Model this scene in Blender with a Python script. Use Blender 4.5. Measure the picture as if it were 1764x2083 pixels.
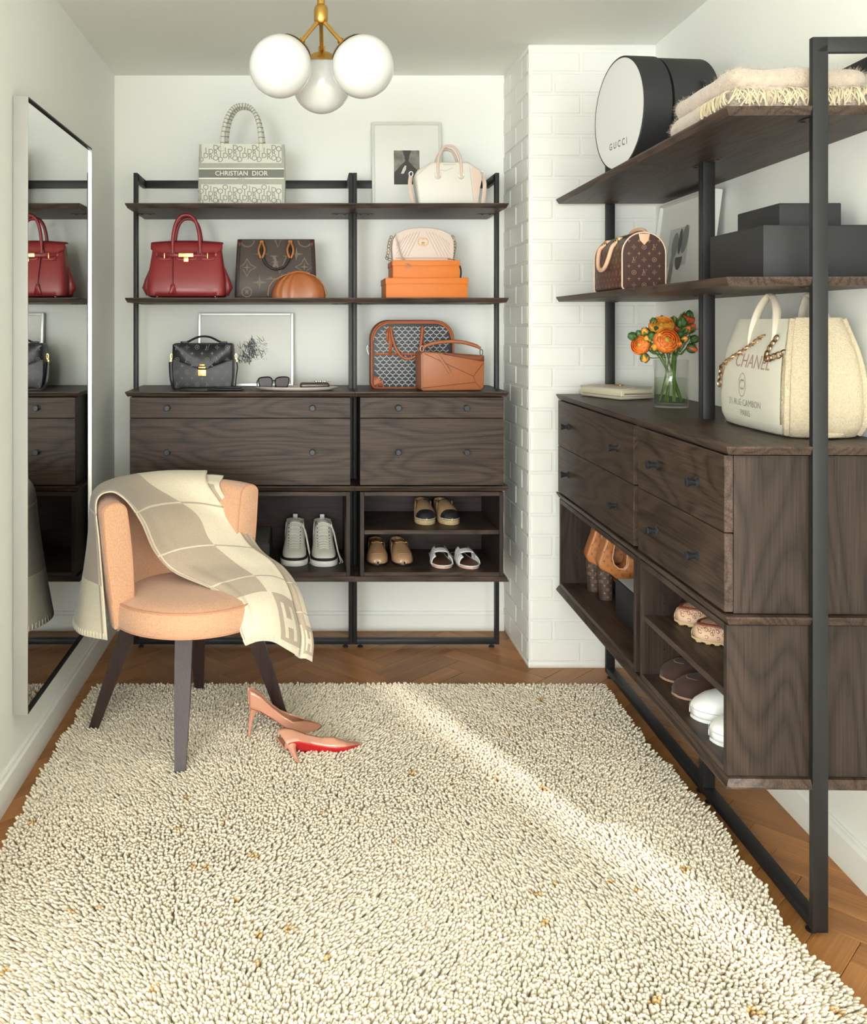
import bpy, bmesh, math, random
import numpy as np
from mathutils import Vector, Matrix
from mathutils.bvhtree import BVHTree
random.seed(7); np.random.seed(7)
PI = math.pi
for o in list(bpy.data.objects): bpy.data.objects.remove(o)
SC = bpy.context.scene
COL = SC.collection
# ------------------------------------------------------------ camera
FPX, CX, CY, HC = 1879.3, 623.9, 658.7, 1.3497
cam_data = bpy.data.cameras.new('camera'); cam = bpy.data.objects.new('camera', cam_data); COL.objects.link(cam)
cam.location = (0, 0, HC); cam.rotation_euler = (PI/2, 0, 0)
cam_data.sensor_fit = 'HORIZONTAL'; cam_data.sensor_width = 36
cam_data.lens = FPX/1764*36
cam_data.shift_x = (882-CX)/1764; cam_data.shift_y = -(1041.5-CY)/1764
cam_data.clip_start = 0.05; cam_data.clip_end = 60
SC.camera = cam
def at(x, y, Y): return Vector(((x-CX)*Y/FPX, Y, HC-(y-CY)*Y/FPX))
def ground(x, y, z=0.0): return at(x, y, FPX*(HC-z)/(y-CY))
# ------------------------------------------------------------ world, sun, window light, added fill, exposure
w = bpy.data.worlds.new('sky'); SC.world = w; w.use_nodes = True
bg = w.node_tree.nodes['Background']; bg.inputs[0].default_value = (0.86, 0.93, 1.0, 1); bg.inputs[1].default_value = 1.6
sun_d = bpy.data.lights.new('sun', 'SUN'); sun = bpy.data.objects.new('sun', sun_d); COL.objects.link(sun)
sun_d.energy = 3.2; sun_d.angle = math.radians(3.2); sun_d.color = (1.0, 0.93, 0.86)
SUN_EL = math.radians(33.5); SUN_AZ = Vector((-0.395, 0.919))
sdir = Vector((SUN_AZ.x*math.cos(SUN_EL), SUN_AZ.y*math.cos(SUN_EL), -math.sin(SUN_EL)))
sun.rotation_euler = sdir.to_track_quat('-Z', 'Y').to_euler()
def area(name, loc, direction, sx, sy, energy, color=(1, 1, 1)):
    d = bpy.data.lights.new(name, 'AREA'); o = bpy.data.objects.new(name, d); COL.objects.link(o)
    d.shape = 'RECTANGLE'; d.size = sx; d.size_y = sy; d.energy = energy; d.color = color
    o.location = loc; o.rotation_euler = Vector(direction).to_track_quat('-Z', 'Y').to_euler()
    return o
area('window_daylight', (-2.05, -4.7, 1.35), (.1, .7, .68), 2.4, 1.9, 365, (0.955, 0.975, 1.0))
area('front_right_fill', (0.55, -4.7, 1.35), (0, .7, .71), 1.1, 1.9, 135, (0.955, 0.975, 1.0))  # added fill with no known window behind it, brightens the left wall
area('left_bounce_fill', (-3.25, -1.9, 1.35), (1, 0, .8), 3.2, 1.9, 120, (0.955, 0.975, 1.0))  # added fill in front of a closed wall, raises the bounced light
vs = SC.view_settings
vs.view_transform = 'Standard'; vs.look = 'None'; vs.gamma = 1; vs.use_curve_mapping = False; vs.exposure = 0.0
SC.cycles.max_bounces = 10; SC.cycles.diffuse_bounces = 6; SC.cycles.transmission_bounces = 10
SC.cycles.caustics_reflective = False; SC.cycles.caustics_refractive = False
# ------------------------------------------------------------ materials
def lin(c):
    return tuple((v/255/12.92 if v/255 <= .04045 else ((v/255+.055)/1.055)**2.4) for v in c)
MATS = {}
def PM(name, rgb, rough=.5, metal=0, coat=0, bump=None, var=None, sheen=0, spec=.5, sss=0, randobj=0):
    """principled material; bump=(scale,strength,dist); var=(scale,amount) noise on colour"""
    if name in MATS: return MATS[name]
    m = bpy.data.materials.new(name); m.use_nodes = True; nt = m.node_tree; b = nt.nodes['Principled BSDF']
    col = lin(rgb)
    b.inputs['Base Color'].default_value = (*col, 1); b.inputs['Roughness'].default_value = rough
    b.inputs['Metallic'].default_value = metal; b.inputs['Coat Weight'].default_value = coat
    b.inputs['Coat Roughness'].default_value = .08
    b.inputs['Specular IOR Level'].default_value = spec; b.inputs['Sheen Weight'].default_value = sheen
    if sss:
        b.inputs['Subsurface Weight'].default_value = sss; b.inputs['Subsurface Scale'].default_value = .01
    tc = nt.nodes.new('ShaderNodeTexCoord')
    if var or randobj:
        mx = nt.nodes.new('ShaderNodeMix'); mx.data_type = 'RGBA'
        a = var[1] if var else randobj
        mx.inputs[6].default_value = (*[max(0, c*(1-a)) for c in col], 1)
        mx.inputs[7].default_value = (*[min(1, c*(1+a)) for c in col], 1)
        if var:
            n = nt.nodes.new('ShaderNodeTexNoise'); n.inputs['Scale'].default_value = var[0]; n.inputs['Detail'].default_value = 3
            nt.links.new(tc.outputs['Object'], n.inputs['Vector'])
            mr = nt.nodes.new('ShaderNodeMapRange'); mr.inputs[1].default_value = .3; mr.inputs[2].default_value = .7
            nt.links.new(n.outputs[0], mr.inputs[0]); nt.links.new(mr.outputs[0], mx.inputs[0])
        else:
            oi = nt.nodes.new('ShaderNodeObjectInfo'); nt.links.new(oi.outputs['Random'], mx.inputs[0])
        nt.links.new(mx.outputs[2], b.inputs['Base Color'])
    if bump:
        n = nt.nodes.new('ShaderNodeTexNoise'); n.inputs['Scale'].default_value = bump[0]; n.inputs['Detail'].default_value = 4
        nt.links.new(tc.outputs['Object'], n.inputs['Vector'])
        bp = nt.nodes.new('ShaderNodeBump'); bp.inputs['Strength'].default_value = bump[1]; bp.inputs['Distance'].default_value = bump[2]
        nt.links.new(n.outputs[0], bp.inputs['Height']); nt.links.new(bp.outputs[0], b.inputs['Normal'])
    MATS[name] = m
    return m
def wood(name, dark, light, axis='x', rough=.42, ring=9.0, randobj=0.0, across=1.0):
    if name in MATS: return MATS[name]
    m = bpy.data.materials.new(name); m.use_nodes = True; nt = m.node_tree; b = nt.nodes['Principled BSDF']; L = nt.links
    b.inputs['Roughness'].default_value = rough; b.inputs['Specular IOR Level'].default_value = .25
    tc = nt.nodes.new('ShaderNodeTexCoord')
    oi = nt.nodes.new('ShaderNodeObjectInfo')
    off = nt.nodes.new('ShaderNodeVectorMath'); off.operation = 'MULTIPLY_ADD'
    off.inputs[1].default_value = (13.7, 7.3, 5.1)
    comb = nt.nodes.new('ShaderNodeCombineXYZ')
    for i in range(3): L.new(oi.outputs['Random'], comb.inputs[i])
    L.new(comb.outputs[0], off.inputs[0]); L.new(tc.outputs['Object'], off.inputs[2])
    def noise(sc, scale, detail, rough_=.5):
        mp = nt.nodes.new('ShaderNodeMapping'); mp.inputs['Scale'].default_value = sc; L.new(off.outputs[0], mp.inputs['Vector'])
        n = nt.nodes.new('ShaderNodeTexNoise'); n.inputs['Scale'].default_value = scale; n.inputs['Detail'].default_value = detail
        n.inputs['Roughness'].default_value = rough_; L.new(mp.outputs[0], n.inputs['Vector']); return n
    k = 'xyz'.index(axis)
    s1 = [4.2*across]*3; s1[k] = .75
    n1 = noise(s1, 1.0, 2.0)
    s2 = [240]*3; s2[k] = 5
    n2 = noise(s2, 1.0, 3.0, .6)
    mu = nt.nodes.new('ShaderNodeMath'); mu.operation = 'MULTIPLY'; mu.inputs[1].default_value = ring*6.283
    L.new(n1.outputs[0], mu.inputs[0])
    si = nt.nodes.new('ShaderNodeMath'); si.operation = 'SINE'; L.new(mu.outputs[0], si.inputs[0])
    mr = nt.nodes.new('ShaderNodeMapRange'); mr.inputs[1].default_value = -1; mr.inputs[2].default_value = 1; L.new(si.outputs[0], mr.inputs[0])
    pw = nt.nodes.new('ShaderNodeMath'); pw.operation = 'POWER'; pw.inputs[1].default_value = .45; L.new(mr.outputs[0], pw.inputs[0])
    m2 = nt.nodes.new('ShaderNodeMath'); m2.operation = 'MULTIPLY_ADD'; m2.inputs[1].default_value = .5
    L.new(pw.outputs[0], m2.inputs[0])
    m3 = nt.nodes.new('ShaderNodeMapRange'); m3.inputs[1].default_value = .36; m3.inputs[2].default_value = .64; m3.inputs[3].default_value = 0; m3.inputs[4].default_value = .5
    L.new(n2.outputs[0], m3.inputs[0]); L.new(m3.outputs[0], m2.inputs[2])
    mx = nt.nodes.new('ShaderNodeMix'); mx.data_type = 'RGBA'
    mx.inputs[6].default_value = (*lin(dark), 1); mx.inputs[7].default_value = (*lin(light), 1)
    L.new(m2.outputs[0], mx.inputs[0])
    out = mx.outputs[2]
    if randobj:
        hs = nt.nodes.new('ShaderNodeHueSaturation')
        r2 = nt.nodes.new('ShaderNodeMapRange'); r2.inputs[3].default_value = 1-randobj; r2.inputs[4].default_value = 1+randobj
        L.new(oi.outputs['Random'], r2.inputs[0]); L.new(r2.outputs[0], hs.inputs['Value']); L.new(out, hs.inputs['Color']); out = hs.outputs[0]
    L.new(out, b.inputs['Base Color'])
    bp = nt.nodes.new('ShaderNodeBump'); bp.inputs['Strength'].default_value = .25; bp.inputs['Distance'].default_value = .001
    L.new(m2.outputs[0], bp.inputs['Height']); L.new(bp.outputs[0], b.inputs['Normal'])
    MATS[name] = m
    return m
def glass_mat(name, color=(1, 1, 1), rough=0.0, ior=1.45):
    if name in MATS: return MATS[name]
    m = bpy.data.materials.new(name); m.use_nodes = True; b = m.node_tree.nodes['Principled BSDF']
    b.inputs['Base Color'].default_value = (*color, 1); b.inputs['Roughness'].default_value = rough
    b.inputs['Transmission Weight'].default_value = 1; b.inputs['IOR'].default_value = ior
    MATS[name] = m; return m
def thin_glass(name, tint, ior=1.45, rough=0.0):
    if name in MATS: return MATS[name]
    m = bpy.data.materials.new(name); m.use_nodes = True; nt = m.node_tree; L = nt.links
    for n in list(nt.nodes): nt.nodes.remove(n)
    out = nt.nodes.new('ShaderNodeOutputMaterial'); mx = nt.nodes.new('ShaderNodeMixShader')
    tr = nt.nodes.new('ShaderNodeBsdfTransparent'); tr.inputs[0].default_value = (*tint, 1)
    gl = nt.nodes.new('ShaderNodeBsdfGlossy'); gl.inputs['Roughness'].default_value = rough
    fr = nt.nodes.new('ShaderNodeLayerWeight'); fr.inputs[0].default_value = .5
    pw = nt.nodes.new('ShaderNodeMath'); pw.operation = 'POWER'; pw.inputs[1].default_value = 3.5; L.new(fr.outputs['Facing'], pw.inputs[0])
    ma = nt.nodes.new('ShaderNodeMath'); ma.operation = 'MULTIPLY_ADD'; ma.inputs[1].default_value = .85*(ior-1)/.45; ma.inputs[2].default_value = .035*(ior-1)/.45; L.new(pw.outputs[0], ma.inputs[0])
    L.new(ma.outputs[0], mx.inputs[0]); L.new(tr.outputs[0], mx.inputs[1]); L.new(gl.outputs[0], mx.inputs[2]); L.new(mx.outputs[0], out.inputs[0])
    MATS[name] = m; return m
# ------------------------------------------------------------ objects, parents, tags
def tag(o, label=None, cat=None, group=None, kind=None):
    if label: o['label'] = label
    if cat: o['category'] = cat
    if group: o['group'] = group
    if kind: o['kind'] = kind
    return o
def thing(name, label, cat, loc=(0, 0, 0), rotz=0, group=None):
    o = bpy.data.objects.new(name, None); COL.objects.link(o); o.empty_display_size = .05
    o.location = loc; o.rotation_euler = (0, 0, rotz)
    return tag(o, label, cat, group)
def copy_tree(o, parent=None):
    c = o.copy(); COL.objects.link(c); c.parent = parent
    for ch in o.children: copy_tree(ch, c)
    return c
class MB:
    """collects shapes into one mesh"""
    def __init__(s): s.v = []; s.f = []; s.mi = []; s.uv = None
    def add(s, verts, faces, mi=0):
        b = len(s.v); s.v += [Vector(v) for v in verts]
        s.f += [tuple(i+b for i in f) for f in faces]; s.mi += [mi]*len(faces); return s
    def bm_add(s, bm, mi=0):
        bm.verts.ensure_lookup_table(); bm.verts.index_update()
        s.add([v.co.copy() for v in bm.verts], [[v.index for v in f.verts] for f in bm.faces], mi); bm.free(); return s
    def box(s, x0, x1, y0, y1, z0, z1, bev=0, mi=0, seg=2, mat=None):
        bm = bmesh.new(); bmesh.ops.create_cube(bm, size=1)
        for v in bm.verts: v.co = Vector(((x0+x1)/2+v.co.x*(x1-x0), (y0+y1)/2+v.co.y*(y1-y0), (z0+z1)/2+v.co.z*(z1-z0)))
        if bev: bmesh.ops.bevel(bm, geom=bm.edges[:], offset=min(bev, .49*min(abs(x1-x0), abs(y1-y0), abs(z1-z0))), segments=seg, profile=.5, affect='EDGES')
        if mat is not None: bmesh.ops.transform(bm, matrix=mat, verts=bm.verts)
        return s.bm_add(bm, mi)
    def prism(s, poly, a0, a1, axis='y', bev=0, mi=0, seg=2, mat=None):
        """poly in the plane normal to axis: y -> (x,z), x -> (y,z), z -> (x,y)"""
        def P(p, a):
            return Vector((p[0], a, p[1])) if axis == 'y' else Vector((a, p[0], p[1])) if axis == 'x' else Vector((p[0], p[1], a))
        bm = bmesh.new(); n = len(poly)
        A = [bm.verts.new(P(p, a0)) for p in poly]; B = [bm.verts.new(P(p, a1)) for p in poly]
        bm.faces.new(A); bm.faces.new(B[::-1])
        for i in range(n): bm.faces.new((A[i], B[i], B[(i+1) % n], A[(i+1) % n]))
        bmesh.ops.recalc_face_normals(bm, faces=bm.faces)
        if bev:
            ed = [e for e in bm.edges if len(e.link_faces) == 2 and e.calc_face_angle() > .6]
            bmesh.ops.bevel(bm, geom=ed, offset=bev, segments=seg, profile=.5, affect='EDGES', clamp_overlap=True)
        if mat is not None: bmesh.ops.transform(bm, matrix=mat, verts=bm.verts)
        return s.bm_add(bm, mi)
    def lathe(s, prof, n=32, c=(0, 0, 0), mi=0, mat=None, cap=True):
        c = Vector(c); vs = []; fs = []
        for (r, z) in prof:
            for k in range(n):
                a = 2*PI*k/n; vs.append(Vector((r*math.cos(a), r*math.sin(a), z)))
        for i in range(len(prof)-1):
            for k in range(n):
                k2 = (k+1) % n; fs.append((i*n+k, i*n+k2, (i+1)*n+k2, (i+1)*n+k))
        if cap:
            if prof[0][0] > 1e-5: fs.append(tuple(range(n))[::-1])
            if prof[-1][0] > 1e-5: fs.append(tuple(range((len(prof)-1)*n, len(prof)*n)))
        if mat is not None: vs = [mat @ v for v in vs]
        return s.add([v+c for v in vs], fs, mi)
    def tube(s, path, r, n=10, closed=False, mi=0, flat=1.0, up=None, cap=True):
        """sweep an ellipse (r, r*flat) along the path; r scalar or list"""
        path = [Vector(p) for p in path]; m = len(path); vs = []; fs = []
        R = r if hasattr(r, '__len__') else [r]*m
        T = []
        for i in range(m):
            a = path[(i-1) % m] if (closed or i > 0) else path[i]; b = path[(i+1) % m] if (closed or i < m-1) else path[i]
            T.append((b-a).normalized() if (b-a).length > 1e-9 else Vector((0, 0, 1)))
        nrm = Vector(up) if up is not None else (Vector((0, 0, 1)) if abs(T[0].z) < .9 else Vector((1, 0, 0)))
        for i in range(m):
            if up is not None: nrm = Vector(up)
            nrm = (nrm-T[i]*nrm.dot(T[i]))
            if nrm.length < 1e-6: nrm = T[i].orthogonal()
            nrm.normalize(); bi = T[i].cross(nrm)
            for k in range(n):
                a = 2*PI*k/n; vs.append(path[i]+nrm*(R[i]*flat*math.cos(a))+bi*(R[i]*math.sin(a)))
        mm = m if closed else m-1
        for i in range(mm):
            for k in range(n):
                k2 = (k+1) % n; j = (i+1) % m
                fs.append((i*n+k, i*n+k2, j*n+k2, j*n+k))
        if cap and not closed: fs.append(tuple(range(n))[::-1]); fs.append(tuple(range((m-1)*n, m*n)))
        return s.add(vs, fs, mi)
    def loft(s, rings, mi=0, cap0=True, cap1=True, closed=True):
        n = len(rings[0]); vs = [Vector(p) for r in rings for p in r]; fs = []
        for i in range(len(rings)-1):
            for k in range(n if closed else n-1):
                k2 = (k+1) % n; fs.append((i*n+k, i*n+k2, (i+1)*n+k2, (i+1)*n+k))
        if cap0: fs.append(tuple(range(n))[::-1])
        if cap1: fs.append(tuple(range((len(rings)-1)*n, len(rings)*n)))
        return s.add(vs, fs, mi)
    def grid(s, rows, mi=0): return s.loft(rows, mi, False, False, False)
    def sphere(s, c, r, n=16, m=10, mi=0, sc=(1, 1, 1), mat=None):
        pr = [(r*math.sin(PI*i/m), -r*math.cos(PI*i/m)) for i in range(m+1)]
        mm = Matrix.Diagonal((*sc, 1))
        if mat is not None: mm = mat @ mm
        return s.lathe(pr, n, c, mi, mm, cap=False)
    def xf(s, mat): s.v = [mat @ v for v in s.v]; return s
    def bvh(s): return BVHTree.FromPolygons([tuple(v) for v in s.v], s.f)
    def build(s, name, mats, parent=None, angle=35, smooth=True, merge=True, uv=None, loc=None):
        me = bpy.data.meshes.new(name); me.from_pydata([tuple(v) for v in s.v], [], s.f)
        if not isinstance(mats, (list, tuple)): mats = [mats]
        for m in mats: me.materials.append(m)
        if len(mats) > 1: me.polygons.foreach_set('material_index', s.mi)
        bm = bmesh.new(); bm.from_mesh(me)
        if merge: bmesh.ops.remove_doubles(bm, verts=bm.verts, dist=1e-5)
        bmesh.ops.recalc_face_normals(bm, faces=bm.faces)
        bm.to_mesh(me); bm.free()
        if smooth:
            me.polygons.foreach_set('use_smooth', [True]*len(me.polygons)); me.set_sharp_from_angle(angle=math.radians(angle))
        me.update()
        o = bpy.data.objects.new(name, me); COL.objects.link(o)
        if parent is not None: o.parent = parent
        if loc is not None: o.location = loc
        return o
def solidify(o, t, offset=0):
    m = o.modifiers.new('thickness', 'SOLIDIFY'); m.thickness = t; m.offset = offset; return o
def subsurf(o, n=1):
    m = o.modifiers.new('smooth', 'SUBSURF'); m.levels = n; m.render_levels = n; return o
def structure(o): o['kind'] = 'structure'; return o
def se_ring(z, w, d, e=4.0, n=40, cx=0, cy=0):
    """superellipse ring"""
    r = []
    for k in range(n):
        a = 2*PI*k/n; c, s_ = math.cos(a), math.sin(a)
        r.append(Vector((cx+w/2*math.copysign(abs(c)**(2/e), c), cy+d/2*math.copysign(abs(s_)**(2/e), s_), z)))
    return r
def interp(xs, ys, x):
    return float(np.interp(x, xs, ys))
def smooth_pts(pts, n):
    """catmull-rom through pts, n samples per span"""
    P = [Vector(p) for p in pts]; out = []
    for i in range(len(P)-1):
        p0 = P[i-1] if i > 0 else P[i]*2-P[i+1]; p1 = P[i]; p2 = P[i+1]; p3 = P[i+2] if i+2 < len(P) else P[i+1]*2-P[i]
        for k in range(n):
            t = k/n
            out.append(.5*((2*p1)+(p2-p0)*t+(2*p0-5*p1+4*p2-p3)*t*t+(3*p1-p0-3*p2+p3)*t**3))
    out.append(P[-1]); return out
def smooth_grid(rows, nr, nc):
    R = [smooth_pts(r, nc) for r in rows]
    cols = [smooth_pts([R[i][j] for i in range(len(R))], nr) for j in range(len(R[0]))]
    return [[cols[j][i] for j in range(len(cols))] for i in range(len(cols[0]))]
# ------------------------------------------------------------ room shell
YW, ZCEIL, XL_WALL, YB = 4.0718, 2.4441, -0.8471, 3.6222
EPS = 0.0236
m_wall = PM('wall_paint', (239, 240, 234), .75, bump=(60, .06, .002))
m_ceil = PM('ceiling_paint', (239, 240, 233), .8)
m_trim = PM('trim_paint', (238, 239, 233), .45)
m_brick = PM('painted_brick', (228, 228, 222), .45, bump=(30, .12, .002))
m_mortar = PM('painted_mortar', (226, 226, 220), .55, bump=(60, .2, .002))
YFRONT = -4.6; XOUT = -3.3
structure(MB().box(XOUT, 1.75, YFRONT, YW+.12, -.05, -.004).build('floor', PM('subfloor', (96, 68, 44), .6), smooth=False))
FLOOR = bpy.data.objects['floor']
structure(MB().box(XOUT, 1.75, YFRONT, YW+.12, ZCEIL, ZCEIL+.1).build('ceiling', m_ceil, smooth=False))
structure(MB().box(XL_WALL-.1, 1.7, YW, YW+.1, 0, ZCEIL).build('wall_back', m_wall, smooth=False))
structure(MB().box(XL_WALL-.1, XL_WALL, 1.55, YW, 0, ZCEIL).build('wall_left', m_wall, smooth=False))
structure(MB().box(XOUT, XL_WALL-.1, 1.55, 1.65, 0, ZCEIL).build('wall_left_return', m_wall, smooth=False))
structure(MB().box(XOUT-.1, XOUT, YFRONT, 1.65, 0, ZCEIL).build('wall_left_outer', m_wall, smooth=False))
structure(MB().box(XOUT, 1.24, YFRONT, .95, -.0035, .003).build('floor_bounce_sheet', PM('pale_bounce', (226, 220, 206), .95), smooth=False))  # unseen pale sheet added behind the camera to bounce light upwards
# front wall behind the camera with a large window and an opening added for the fill light
wf = MB()
wf.box(XOUT, -3.25, YFRONT-.1, YFRONT, 0, ZCEIL); wf.box(-.85, 0, YFRONT-.1, YFRONT, 0, ZCEIL); wf.box(1.1, 1.4, YFRONT-.1, YFRONT, 0, ZCEIL)
wf.box(0, 1.1, YFRONT-.1, YFRONT, 0, .4); wf.box(0, 1.1, YFRONT-.1, YFRONT, 2.3, ZCEIL)
wf.box(-3.25, -.85, YFRONT-.1, YFRONT, 0, .4); wf.box(-3.25, -.85, YFRONT-.1, YFRONT, 2.3, ZCEIL)
structure(wf.build('wall_front', m_wall, smooth=False))
# right wall, slightly out of square, with a narrow window near the camera
rw = MB(); RW0 = Vector((1.3687, YB, 0))
SLIT0, SLIT1, SLZ0, SLZ1 = .72-YB, 1.30-YB, .55, 2.12
rw.box(0, .1, -8.3, SLIT0, 0, ZCEIL); rw.box(0, .1, SLIT1, YW-YB+.1, 0, ZCEIL)
rw.box(0, .1, SLIT0, SLIT1, 0, SLZ0); rw.box(0, .1, SLIT0, SLIT1, SLZ1, ZCEIL)
o = structure(rw.build('wall_right', m_wall, smooth=False)); o.location = RW0; o.rotation_euler = (0, 0, -EPS)
def baseboard(name, L, loc, rotz, h=.10):
    b = MB().prism([(0, 0), (-.014, 0), (-.014, h*.8), (-.008, h*.86), (-.008, h*.96), (-.005, h), (0, h)], 0, L, axis='x', mat=Matrix())
    # prism axis x -> poly is (y,z): wall at y=0, board towards -y
    o = structure(b.build(name, m_trim, angle=20)); o.location = loc; o.rotation_euler = (0, 0, rotz); return o
baseboard('baseboard_back', .868-XL_WALL, (XL_WALL, YW, 0), 0, .085)
baseboard('baseboard_left', YW-1.55, (XL_WALL, 1.55, 0), PI/2)
baseboard('baseboard_right', 8.1, (1.3687, YB, 0), -PI/2-EPS)
# brick chimney breast, every brick its own piece
XCH = .868
chim = structure(MB().box(XCH+.003, 1.44, YB+.003, YW, 0, ZCEIL).build('wall_chimney', m_mortar, smooth=False))
BH, BL, MJ = .0826, .2145, .0105
def brick_mesh(x0, x1, y0, y1, h, corner):
    bm = bmesh.new(); bmesh.ops.create_cube(bm, size=1)
    for v in bm.verts: v.co = Vector(((x0+x1)/2+v.co.x*(x1-x0), (y0+y1)/2+v.co.y*(y1-y0), v.co.z*h))
    if corner:
        ed = [e for e in bm.edges if all(abs(v.co.x-x0) < 1e-6 and abs(v.co.y-y0) < 1e-6 for v in e.verts)]
        bmesh.ops.bevel(bm, geom=ed, offset=.022, segments=5, profile=.5, affect='EDGES')
    ed = [e for e in bm.edges if e.is_manifold and e.calc_face_angle() > .8]
    bmesh.ops.bevel(bm, geom=ed, offset=.002, segments=1, profile=.5, affect='EDGES')
    mb = MB().bm_add(bm); me = mb.build('tmp', m_brick, merge=False, angle=22); d = me.data; bpy.data.objects.remove(me); return d
bcache = {}
def put_brick(x0, x1, y0, y1, z, h, corner=False):
    key = tuple(round(v, 4) for v in (x1-x0, y1-y0, h))+(corner,)
    if key not in bcache: bcache[key] = brick_mesh(0, x1-x0, 0, y1-y0, h, corner)
    o = bpy.data.objects.new('brick', bcache[key]); COL.objects.link(o); o.parent = chim
    o.location = (x0+random.uniform(-.0006, .0006), y0+random.uniform(-.0008, .0008), z+h/2)
    if not corner: o.rotation_euler = (random.uniform(-.003, .003), 0, random.uniform(-.002, .002))
z = .028; course = 0
ztop_all = ZCEIL-.022
while z < ztop_all-.02:
    h = min(BH-MJ, ztop_all-z)
    fl, sl = (.2030, .0945) if course % 2 == 0 else (.0945, .2030)
    put_brick(XCH, XCH+fl, YB, YB+sl, z, h, True)
    x = XCH+fl+MJ
    while x < 1.37:
        x1 = min(x+BL-MJ, 1.376)
        if x1-x > .02: put_brick(x, x1, YB, YB+.05, z, h)
        x += BL
    y = YB+sl+MJ
    while y < YW-.005:
        y1 = min(y+BL-MJ, YW-.002)
        if y1-y > .02: put_brick(XCH, XCH+.05, y, y1, z, h)
        y += BL
    z += BH; course += 1
o = MB().box(XCH+.001, 1.376, YB+.001, YW, 0, .022, .006).build('plinth', m_mortar, chim)
o = MB().box(XCH+.001, 1.376, YB+.001, YW, ZCEIL-.018, ZCEIL, .004).build('top_band', m_mortar, chim)
# herringbone floor planks, each its own piece
m_floor = wood('oak_floor', (146, 95, 50), (182, 127, 76), 'x', .36, ring=3.0, randobj=.14, across=1.5)
PWID, PN = .085, 5
RUG = dict(x0=-.775, x1=1.085, y0=.72, y1=3.415)
def clip(poly, a, b, c):      # keep a*x+b*y<=c
    out = []
    for i in range(len(poly)):
        p, q = poly[i], poly[(i+1) % len(poly)]; dp = a*p[0]+b*p[1]-c; dq = a*q[0]+b*q[1]-c
        if dp <= 0: out.append(p)
        if dp*dq < 0: t = dp/(dp-dq); out.append((p[0]+(q[0]-p[0])*t, p[1]+(q[1]-p[1])*t))
    return out
nplank = 0
c45 = math.sqrt(.5)
for i in range(-60, 61):
    for j in range(-8, 9):
        for kind in (0, 1):
            ox, oy = i+PN*j, i-PN*j
            if kind == 0: rect = (ox, oy, PN, 1)
            else: rect = (ox, oy+1, 1, PN)
            g = .006
            x0, y0, wx, wy = rect
            pts = [(x0+g, y0+g), (x0+wx-g, y0+g), (x0+wx-g, y0+wy-g), (x0+g, y0+wy-g)]
            ang = PI/4 if kind == 0 else 3*PI/4
            W = [((px-py)*c45*PWID+.31, (px+py)*c45*PWID+2.8) for px, py in pts]
            poly = clip(W, -1, 0, -(XL_WALL+.012)); poly = clip(poly, 0, 1, YW-.012) if len(poly) > 2 else []
            poly = clip(poly, 0, -1, -1.6) if len(poly) > 2 else []
            if len(poly) > 2: poly = clip(poly, 1, -EPS, 1.3687-.012-EPS*YB)
            if len(poly) < 3: continue
            cx = sum(p[0] for p in poly)/len(poly); cy = sum(p[1] for p in poly)/len(poly)
            if all(RUG['x0']+.05 < p[0] < RUG['x1']-.06 and p[1] < RUG['y1']-.05 for p in poly): continue
            if all(p[0] > XCH+.02 and p[1] > YB+.02 for p in poly): continue
            rot = Matrix.Rotation(-ang, 3, 'Z')
            loc = [(rot @ Vector((p[0]-cx, p[1]-cy, 0))) for p in poly]
            o = MB().prism([(v.x, v.y) for v in loc], -.010, 0, axis='z', bev=.0012, seg=1).build('plank', m_floor, FLOOR, smooth=False, merge=False)
            o.location = (cx, cy, random.uniform(-.0005, 0)); o.rotation_euler = (0, 0, ang)
            nplank += 1
print('planks', nplank, 'bricks', len(chim.children))
# ------------------------------------------------------------ shelving
m_metal = PM('charcoal_metal', (29, 29, 30), .5, .1)
WD, WL = (36, 27, 22), (76, 61, 52)
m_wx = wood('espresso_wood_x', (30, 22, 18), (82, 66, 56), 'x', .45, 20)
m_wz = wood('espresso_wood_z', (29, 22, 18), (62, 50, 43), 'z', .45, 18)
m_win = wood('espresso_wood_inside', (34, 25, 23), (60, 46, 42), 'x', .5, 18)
m_hole = PM('dark_hole', (12, 10, 10), .8)
ZT, ZM, ZC, ZD, ZB, ZTOP, DEP = 1.8288, 1.4532, 1.0795, .7043, .3262, 1.9797, .4073
W1, W2 = .9144, .6096
TH = .019
def board(W, ztop, left_end, right_end, flip=False):
    mb = MB(); b = .008
    l0, r0 = 0.0005, W-.0005
    lo = (l0+(b if left_end else 0), r0-(b if right_end else 0), b, DEP)
    up = (l0, r0, 0, DEP)
    if flip: lo, up = up, lo
    zs = [(ztop-TH, lo), (ztop-.004, up), (ztop, up)] if not flip else [(ztop-TH, lo), (ztop-TH+.004, lo), (ztop, up)]
    rings = [[(q[0], q[2], z), (q[1], q[2], z), (q[1], q[3], z), (q[0], q[3], z)] for z, q in zs]
    return mb.loft(rings)
PT = .0165
U0, U1 = DEP/2-.017, DEP/2+.017
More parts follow.
